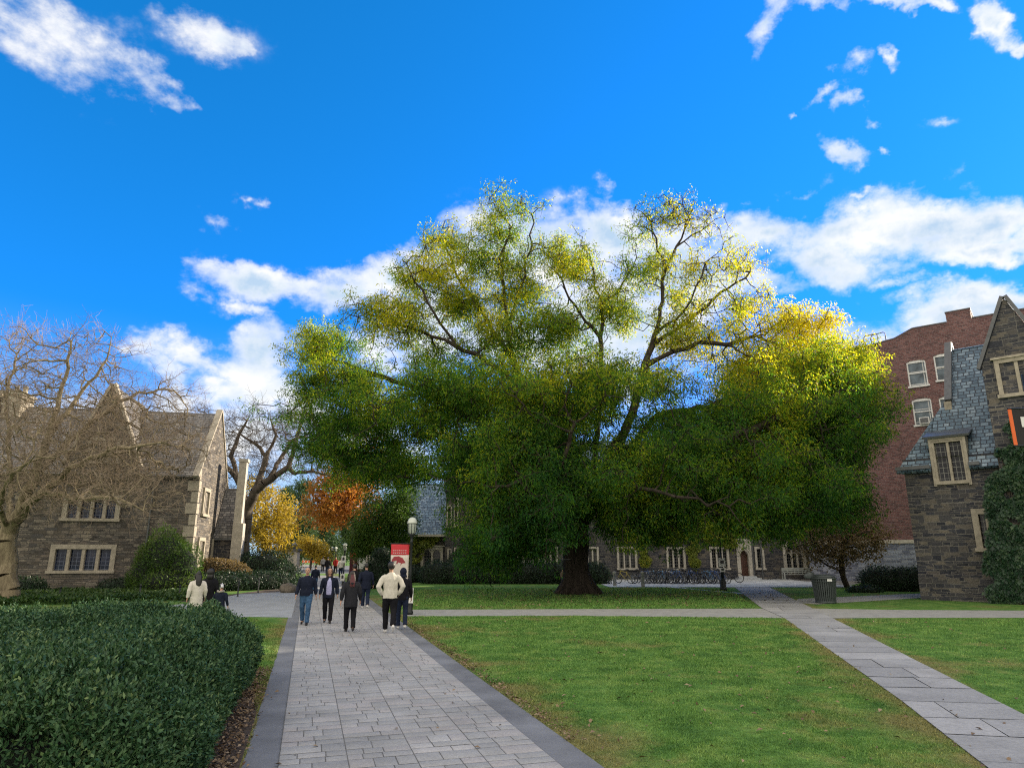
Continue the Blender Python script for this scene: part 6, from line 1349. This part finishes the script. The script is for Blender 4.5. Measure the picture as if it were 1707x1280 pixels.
poster('white sign with dark pictogram on the black post by the bicycles', p4, .38, at(1205, 944, p4.y).z, at(1205, 930, p4.y).z, -.11)
poster('small white notice under the pictogram sign on the black post', p4, .30, at(1205, 953, p4.y).z, at(1205, 945.5, p4.y).z, -.11)

# litter bin
pb_ = gnd(1377, 1005); kb = at(1377, 957, pb_.y).z/1.0; T = empty('litter_bin', tuple(pb_), 'green-grey slatted metal litter bin with curved lid at the path junction', 'litter bin'); rb_, hb = .46, at(1377, 962, pb_.y).z
mb = MB(); ns = 34
for q in range(ns):
    a = q*2*math.pi/ns; c, s = math.cos(a), math.sin(a); r0, r1 = rb_*.80, rb_; w_ = .030; t = Vector((-s, c, 0))*w_; o = Vector((c, s, 0))
    mb.add([o*r0-t+Vector((0, 0, .06)), o*r0+t+Vector((0, 0, .06)), o*r1+t+Vector((0, 0, hb-.02)), o*r1-t+Vector((0, 0, hb-.02)), o*(r0+.03)-t*.8+Vector((0, 0, .06)), o*(r0+.03)+t*.8+Vector((0, 0, .06)), o*(r1+.03)+t*.8+Vector((0, 0, hb-.02)), o*(r1+.03)-t*.8+Vector((0, 0, hb-.02))], [(4, 5, 6, 7), (0, 4, 7, 3), (1, 2, 6, 5), (0, 3, 2, 1)])
mb.build('slat_barrel', M_green, T, local=True)
mb = MB(); mb.lathe([(rb_*.76, .05), (rb_*.95, hb-.03)], n=28); mb.build('liner', M_iron, T, True, True)
mb = MB(); mb.lathe([(rb_*.86, 0), (rb_*.88, .09), (rb_*.80, .10)], n=30); mb.build('base_ring', M_green, T, True, True)
mb = MB(); mb.torus((0, 0, hb-.03), rb_+.02, .035, 'z', 34, 8); mb.torus((0, 0, hb-.16), rb_+.015, .018, 'z', 34, 6); mb.build('rim', M_green, T, True, True)
mb = MB(); mb.lathe([(rb_*.98, hb), (rb_*.96, hb+.05), (rb_*.7, hb+.11), (.02, hb+.13)], n=30); mb.build('lid', M_green, T, True, True)
mb = MB(); mb.tube([(-rb_+.06, 0, hb+.03), (-rb_-.12, 0, hb+.07), (-rb_-.26, 0, hb+.05), (-rb_-.33, 0, hb-.01)], [.16, .14, .10, .05], 12, [.045, .04, .03, .02], (0, 1, 0)); mb.build('lid_lip', M_green, T, True, True)
mb = MB(); mb.box((.02, -rb_-.045, hb-.10), (.2, .012, .09)); mb.build('sticker', M_white, T, local=True)

# bench on the plaza
pc = Vector((at(1331, 930, 55.2).x, 55.2, 0)); T = empty('bench', tuple(pc), 'pale weathered slatted bench against the wall right of the arched door', 'bench'); M_tk = plain('weathered_teak', (.32, .34, .32), .8, 0, .2, 9); bw = 1.35
mb = MB()
for q in range(4): mb.box((0, -.18+q*.11, .44), (bw*2-.1, .085, .03))
mb.build('seat', M_tk, T, local=True); mb = MB()
for q in range(3): mb.box((0, .24+q*.012, .62+q*.13), (bw*2-.1, .025, .09))
for q in range(9): mb.box((-bw+.2+q*(2*bw-.4)/8, .26, .66), (.05, .02, .36))
mb.build('backrest', M_tk, T, local=True)
for sx_ in (-1, 1):
    for y_ in (-.2, .24): mb = MB(); mb.box((sx_*(bw-.06), y_, .31 if y_ < 0 else .45), (.07, .07, .62 if y_ < 0 else .9)); mb.build('leg', M_tk, T, local=True)
    mb = MB(); mb.box((sx_*(bw-.06), 0, .645), (.08, .5, .045)); mb.build('armrest', M_tk, T, local=True)
# stone ledge wall behind the bin
M_gp = plain('weathered_grey_post', (.30, .30, .27), .8, 0, .2, 12, .2)
for lb, px, by, ty in (('grey bollard at the left end of the bicycle row', 1025, 976.5, 952), ('grey bollard in front of the bicycle row', 1072, 978, 952)):
    p = gnd(px, by); h_ = at(px, ty, p.y).z; T = empty('bollard', tuple(p), lb, 'bollard', 'bollards by the bicycles'); mb = MB(); mb.lathe([(.115, 0), (.11, h_-.15), (.125, h_-.14), (.125, h_-.08), (.10, h_-.02), (.03, h_)], n=16); mb.build('post', M_gp, T, True, True); mb = MB(); mb.torus((0, 0, h_*.7), .116, .012, 'z', 16, 6); mb.build('band', M_lead, T, local=True)
M_post = M_iron
for lb, px, by, ty in (('thin black post beside the child on the left walk', 396, 994, 968), ('thin black post in the ground cover left of the willow shrub', 98, 1001, 985), ('thin black post in the ground cover under the bay window', 232, 996, 980), ('thin black post right of the willow shrub', 298, 998, 975), ('thin black post at the kerb by the boulder', 430, 988, 962)):
    p = gnd(px, by); h_ = max(.6, at(px, ty, p.y).z); T = empty('post', tuple(p), lb, 'post', 'thin posts along the left walk'); mb = MB(); mb.lathe([(.05, 0), (.035, .05), (.03, h_-.08)], n=10); mb.build('shaft', M_post, T, True, True); mb = MB(); mb.ell((0, 0, h_-.05), (.05, .05, .06), 10, 8); mb.build('finial', M_post, T, True, True)
# boulder
p = gnd(479, 987.5); mb = MB(); mb.ell((0, 0, .17), (.44, .34, .30), 22, 14); o = mb.build('boulder', plain('granite_boulder', (.13, .11, .085), .9, 0, .45, 7, .7), None, True); me = o.data
for v in me.vertices:
    q = np.array([v.co]); f = 1+.2*vnoise(q, 4.2)[0]+.1*vnoise(q, 10)[0]; v.co.x *= f; v.co.y *= f; v.co.z *= f
o.location = (p.x, p.y, 0); tag(o, 'rough grey-brown boulder beside the path below the yew mound', 'boulder')
# gate pillar with ball, railing, barriers
Y = 88; p = Vector((at(492, 900, Y).x, Y, 0)); zt = at(492, 905, Y).z; T = empty('gate_pillar', tuple(p), 'pale square stone gate pillar with ball finial beyond the yew mound', 'pillar'); w_ = 1.15
mb = MB(); mb.box((0, 0, .2), (w_+.25, w_+.25, .4)); mb.box((0, 0, .4+(zt-1.35)/2), (w_, w_, zt-1.35)); mb.build('shaft', M_lime2, T, local=True); mb = MB(); mb.box((0, 0, zt-.86), (w_+.45, w_+.45, .18)); mb.box((0, 0, zt-.72), (w_+.15, w_+.15, .12)); mb.build('capstone', M_lead, T, local=True); mb = MB(); mb.lathe([(.14, zt-.66), (.12, zt-.5), (.30, zt-.36), (.34, zt-.2), (.24, zt-.02), (.08, zt+.05)], n=16); mb.build('finial', M_lead, T, True, True)
x0 = at(452, 900, Y).x; T = empty('iron_railing', (x0, Y, 0), 'dark iron railing left of the gate pillar', 'fence'); L = p.x-w_/2-x0-.1; mb = MB(); mb.box((L/2, 0, 2.2), (L, .06, .08)); mb.box((L/2, 0, .3), (L, .06, .08)); mb.build('rail', M_iron, T, local=True)
mb = MB()
for q in range(int(L/.2)): mb.tube([(q*.2, 0, 0), (q*.2, 0, 2.55)], .02, 5)
mb.build('bars', M_iron, T, local=True)
for i, (lb, px) in enumerate((('orange and white road barrier at the end of the path, the left one', 513), ('orange and white road barrier at the end of the path, the right one', 531))):
    Yb = 98-2*i; p = Vector((at(px, 940, Yb).x, Yb, 0)); T = empty('road_barrier', tuple(p), lb, 'barrier', 'road barriers at the end of the path'); mb = MB(); mb.box((0, 0, 1.0), (1.6, .08, .32)); mb.build('board', M_ora, T, local=True); mb = MB()
    for x in (-.5, 0, .5): mb.obox((x-.12, -.045, .85), (.12, 0, 0), (0, .004, 0), (.1, 0, .3))
    mb.build('stripe', M_white, T, local=True); mb = MB(); mb.box((0, 0, .45), (1.6, .06, .24)); mb.build('lower_board', M_white, T, local=True)
    for x in (-.7, .7): mb = MB(); mb.box((x, 0, .6), (.07, .07, 1.2)); mb.box((x, 0, .03), (.1, .6, .06)); mb.build('leg', M_steel, T, local=True)
# black banner with an orange edge at the right margin, on its own post outside the frame
Yq = 9.0; pq = at(1762, 900, Yq); T = empty('banner_post', (pq.x, Yq, 0), 'dark post carrying the black banner just outside the right edge', 'post'); mb = MB(); zt_ = at(1690, 683, Yq).z; mb.lathe([(.09, 0), (.06, .3), (.05, zt_+.5)], n=14); mb.build('shaft', M_iron, T, True, True)
xl = at(1683, 700, Yq).x-pq.x+.0; zl = at(1690, 741, Yq).z
for z in (zt_+.015, zl-.015): mb = MB(); mb.tube([(0, 0, z), (xl, 0, z)], .012, 8); mb.build('banner_arm', M_iron, T, local=True)
T = empty('banner', (pq.x, Yq, 0), 'black banner with orange edge and white lettering cut off by the right edge', 'banner'); M_bk = plain('black_banner_cloth', (.018, .017, .018), .8, 0, .15, 6); M_or = plain('orange_banner_edge', (.75, .14, .03), .7, 0, .08, 6)
mb = MB(); mb.obox((xl+.045, -.004, zl), (-xl-.12, 0, 0), (0, .008, 0), (0, 0, zt_-zl)); mb.build('cloth', M_bk, T, local=True); mb = MB(); mb.obox((xl, -.006, zl-.006), (.045, 0, 0), (0, .012, 0), (0, 0, zt_-zl+.012)); mb.build('edge_strip', M_or, T, local=True)
lx = at(1701, 700, Yq).x-pq.x; z0, z1 = at(1700, 712, Yq).z, at(1700, 695, Yq).z; mb = MB(); mb.obox((lx, -.012, z0), (.05, 0, 0), (0, .006, 0), (0, 0, z1-z0)); mb.obox((lx+.05, -.012, z1-.03), (.07, 0, 0), (0, .006, 0), (0, 0, .03)); mb.build('lettering', M_white, T, local=True)

# ------------------------------------------------------------------ bicycles
M_tyre = plain('tyre_rubber', (.015, .015, .016), .8); M_rim = plain('alloy_rim', (.35, .36, .37), .35, .8, .1); M_sad = plain('black_saddle', (.014, .014, .015), .5)
FR = {'blue': plain('blue_frame', (.05, .12, .34), .35, .2, .1), 'dark': plain('dark_frame', (.02, .022, .028), .35, .2, .1), 'silver': plain('silver_frame', (.40, .42, .45), .3, .6, .1), 'yellow': plain('yellow_frame', (.55, .45, .08), .4, .1, .1), 'teal': plain('pale_blue_frame', (.16, .32, .52), .35, .2, .1), 'white': plain('white_frame', (.62, .62, .62), .4, 0, .1)}
def make_bike():
    T = empty('bicycle', (0, 0, 0), 'x', 'bicycle', 'bicycles parked along the dormitory'); wr = .335
    for x in (-.52, .52):
        mb = MB(); mb.torus((x, 0, wr), wr-.02, .022, 'y', 30, 6); wl = mb.build('wheel', M_tyre, T, True, True); mb = MB(); mb.torus((x, 0, wr), wr-.045, .012, 'y', 26, 5)
        mb.tube([(x, -.05, wr), (x, .05, wr)], .022, 8)
        mb.build('rim', M_rim, wl, True, True); mb = MB()
        for q in range(12): a = q*math.pi/6; mb.tube([(x, 0, wr), (x+(wr-.05)*math.cos(a), 0, wr+(wr-.05)*math.sin(a))], .003, 3)
        mb.build('spokes', M_rim, wl, local=True)
    bb, st, hd0, hd1, ra, fa = (-.07, 0, .30), (-.22, 0, .82), (.36, 0, .70), (.33, 0, .84), (-.52, 0, wr), (.52, 0, wr)
    mb = MB(); mb.tube([bb, st], .016, 8); mb.tube([bb, hd0], .018, 8); mb.tube([(-.19, 0, .74), hd1], .016, 8); mb.tube([(.37, 0, .66), (.325, 0, .88)], .02, 8)
    for s in (-1, 1): mb.tube([(bb[0], .03*s, bb[2]), (ra[0], .05*s, ra[2])], .01, 6); mb.tube([(-.2, .02*s, .74), (ra[0], .05*s, ra[2])], .009, 6); mb.tube([(.375, .03*s, .66), (.44, .05*s, .5), (fa[0], .05*s, fa[2])], .012, 6)
    mb.build('frame', FR['blue'], T, True, True)
    mb = MB(); mb.tube([(.325, 0, .88), (.315, 0, .98)], .014, 8); mb.tube([(.20, -.29, .99), (.28, -.24, 1.0), (.33, -.1, 1.0), (.33, .1, 1.0), (.28, .24, 1.0), (.20, .29, .99)], .013, 8); mb.build('handlebar', M_iron, T, True, True)
    mb = MB(); mb.tube([(-.36, 0, .93), (-.26, 0, .945), (-.12, 0, .93), (-.06, 0, .925)], [.06, .075, .035, .02], 10, [.025, .03, .02, .012], (0, 0, 1)); mb.tube([(-.22, 0, .80), (-.24, 0, .92)], .013, 8); mb.build('saddle', M_sad, T, True, True)
    mb = MB(); mb.torus((-.07, -.045, .30), .085, .008, 'y', 20, 5); mb.tube([(-.07, -.06, .30), (.05, -.065, .18)], .01, 6); mb.tube([(-.07, .05, .30), (-.19, .06, .42)], .01, 6); mb.box((.05, -.1, .17), (.09, .07, .02)); mb.box((-.19, .1, .43), (.09, .07, .02)); mb.tube([(-.07, -.045, .385), (-.52, -.045, .37)], .006, 4); mb.tube([(-.07, -.045, .215), (-.52, -.045, .30)], .006, 4); mb.build('crank', M_iron, T, True, True)
    mb = MB(); mb.tube([(.80, 0, .52), (.70, 0, .63), (.55, 0, .70), (.40, 0, .67)], .02, 6, .008); mb.tube([(-.26, 0, .60), (-.44, 0, .70), (-.62, 0, .70), (-.80, 0, .58)], .02, 6, .008); mb.build('mudguard', M_iron, T, True, True)
    return T
def copy_tree(o, parent=None):
    c = o.copy(); C.objects.link(c); c.parent = parent
    for ch in o.children: copy_tree(ch, c)
    return c
bk0 = make_bike()
spots = [(1040, 'yellow', 47.2, 40, 'yellow bicycle leaning at the left end of the row'), (1066, 'dark', 47.0, 50, 'black bicycle with thin wheels just left of the second bollard'), (1079, 'silver', 47.3, 62, 'silver bicycle just right of the second bollard'), (1089, 'dark', 46.8, 55, 'dark bicycle next to the silver one near the bollard'), (1098, 'teal', 47.2, 66, 'pale blue bicycle under the left part of the window'), (1107, 'dark', 46.9, 48, 'dark bicycle under the middle dormitory window'), (1116, 'white', 47.6, 60, 'white-framed bicycle at the back of the row under the window'), (1125, 'blue', 46.8, 52, 'blue bicycle in the middle of the row'), (1133, 'silver', 47.3, 70, 'silver bicycle right of the middle of the row'), (1142, 'dark', 46.8, 45, 'black bicycle left of the ivy'), (1151, 'blue', 47.2, 58, 'deep blue bicycle below the yellow ivy'), (1160, 'dark', 46.9, 64, 'dark bicycle right of the yellow ivy'), (1169, 'dark', 47.3, 50, 'black bicycle three from the right end of the row'), (1178, 'teal', 46.9, 60, 'light blue bicycle near the right end of the row'), (1188, 'blue', 47.2, 55, 'bright blue bicycle just left of the black post'), (1197, 'blue', 46.9, 42, 'blue bicycle directly behind the black post'), (1217, 'dark', 48.6, 8, 'black bicycle side-on at the right end of the row')]
for k_, x_ in enumerate((1072, 1084, 1094, 1103, 1112, 1121, 1130, 1147, 1156, 1173, 1183, 1192)): spots.append((x_, ('blue', 'teal', 'dark', 'silver')[k_ % 4], 48.1, 48+5*(k_ % 4), ('blue', 'pale blue', 'black', 'silver')[k_ % 4]+' bicycle half hidden in the back of the crowded row under the windows'))
for i, (px, col, Y, a, lb) in enumerate(spots):
    o = bk0 if i == 0 else copy_tree(bk0); o.location = (at(px, 930, Y+1.5).x, Y+1.5, .012); o['label'] = lb
    o.rotation_euler = (R(random.uniform(-5, 5)), 0, R(180-a+random.uniform(-4, 4)) if random.random() < .5 else R(-a+random.uniform(-4, 4)))
    for ch in o.children:
        if ch.name.startswith('frame'): ch.material_slots[0].link = 'OBJECT'; ch.material_slots[0].material = FR[col]
x0, x1 = at(1050, 930, 49.2).x, at(1200, 930, 49.2).x; T = empty('bicycle_rack', ((x0+x1)/2, 49.2, 0), 'low grey steel bicycle rack behind the row of bicycles', 'bicycle rack'); mb = MB(); mb.tube([((x0-x1)/2, 0, .5), ((x1-x0)/2, 0, .5)], .03, 8); mb.build('rail', M_steel, T, local=True)
for q in range(5): mb = MB(); x = (x0-x1)/2+.1+q*(x1-x0-.2)/4; mb.tube([(x, 0, 0), (x, 0, .48)], .03, 8); mb.build('leg', M_steel, T, local=True)
